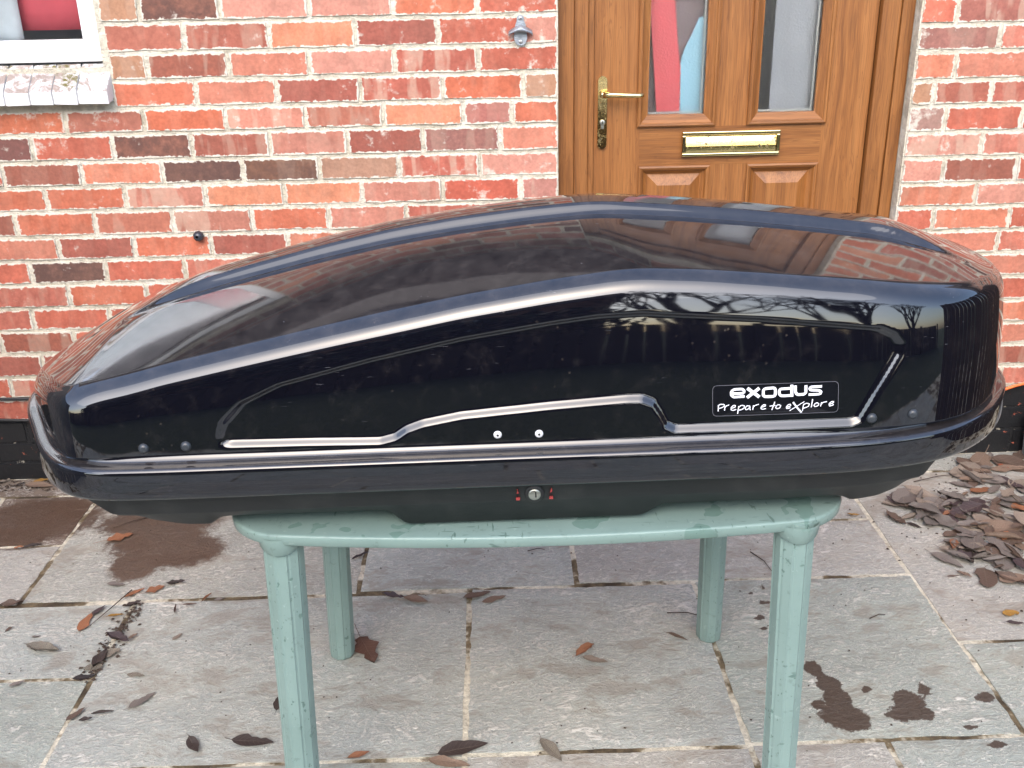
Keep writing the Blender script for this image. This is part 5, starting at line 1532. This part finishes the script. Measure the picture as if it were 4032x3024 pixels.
def branch(mb, p, d, length, rad, depth, r_):
    q = p + d * length * .5 + Vector((r_.uniform(-.05, .05), r_.uniform(-.05, .05), 0)) * length
    e = p + d * length
    mb.tube([p, q, e], [rad, rad * .8, rad * .62], 5, cap=False)
    if depth == 0: return
    for k in range(3 if depth > 1 else 4):
        nd = (d + Vector((r_.uniform(-.8, .8), r_.uniform(-.8, .8), r_.uniform(-.15, .6)))).normalized()
        branch(mb, q.lerp(e, r_.uniform(.3, 1)), nd, length * r_.uniform(.6, .8), rad * .55, depth - 1, r_)


for (x, y, h, lab) in ((1.8, -9.0, 2.0, "bare tree beyond the fence mirrored at the middle of the roof box"), (3.9, -9.6, 2.2, "bare tree beyond the fence mirrored at the right of the roof box"), (6.6, -9.0, 2.0, "bare tree beyond the fence mirrored at the far right end of the roof box")):
    r_ = random.Random(int(x * 10))
    tr = empty("bare_tree", (x, y, -.04))
    tag(tr, lab, "tree", "bare trees beyond the fence")
    MB().tube([(x, y, -.05), (x + .05, y, h * .5), (x, y + .05, h)], [.16, .13, .11], 8).build("trunk", MAT['bark'], tr)
    cw = MB()
    for k in range(7): branch(cw, Vector((x, y, h * (.45 + .08 * k))), Vector((r_.uniform(-.7, .7), r_.uniform(-.5, .5), 1)).normalized(), h * .55, .07, 4, r_)
    cw.build("crown", MAT['bark'], tr, fixn=False)
for (x, y, rx, rz, lab) in ((-3.6, -8.9, 2.4, 1.3, "dark evergreen bush beyond the fence at left, mirrored in the lid"), (-.6, -9.0, 1.9, 1.4, "dark evergreen bush beyond the fence at centre, mirrored in the lid")):
    r_ = random.Random(int(x * 7))
    sh = empty("evergreen_bush", (x, y, -.04)); tag(sh, lab, "bush", "evergreen bushes beyond the fence")
    MB().tube([(x, y, -.05), (x, y, 1.6)], [.08, .05], 6).build("trunk", MAT['bark'], sh)
    cw = MB()
    for k in range(2600):
        a = Vector((r_.gauss(0, 1), r_.gauss(0, 1), r_.gauss(0, 1))).normalized() * r_.uniform(.55, 1.0)
        c = Vector((x + a.x * rx, y + a.y * .9, 1.5 + a.z * rz))
        u_ = Vector((r_.gauss(0, 1), r_.gauss(0, 1), r_.gauss(0, 1))).normalized() * .11; w_ = u_.cross(Vector((r_.gauss(0, 1), r_.gauss(0, 1), r_.gauss(0, 1)))).normalized() * .06
        cw.add([c - u_, c + w_, c + u_, c - w_], [(0, 1, 2, 3)])
    cw.build("crown", MAT['green_leaf'], sh, fixn=False)
nh = empty("neighbour_house", (-4.5, -10.2, -.04))
tag(nh, "tall brick neighbouring house mirrored in the left of the lid", "house")
MB().box(-6.2, .9, -15, -10.2, -.05, 3.4).build("wall", MAT['far_brick'], nh)
MB().add([(-6.5, -9.9, 3.4), (1.2, -9.9, 3.4), (1.2, -15.3, 3.4), (-6.5, -15.3, 3.4), (-6.5, -12.6, 5.9), (1.2, -12.6, 5.9)], [(0, 1, 5, 4), (2, 3, 4, 5), (0, 4, 3), (1, 2, 5), (0, 3, 2, 1)]).build("roof", MAT['tile'], nh)
for k in range(3):
    for zz in (2.1,):
        w_ = MB().box(-5.6 + k * 2, -4.6 + k * 2, -10.19, -10.12, zz, zz + 1.0).build("window", MAT['upvc'], nh)
        MB().box(-5.5 + k * 2, -4.7 + k * 2, -10.11, -10.10, zz + .1, zz + .9).build("pane", MAT['hole'], w_)
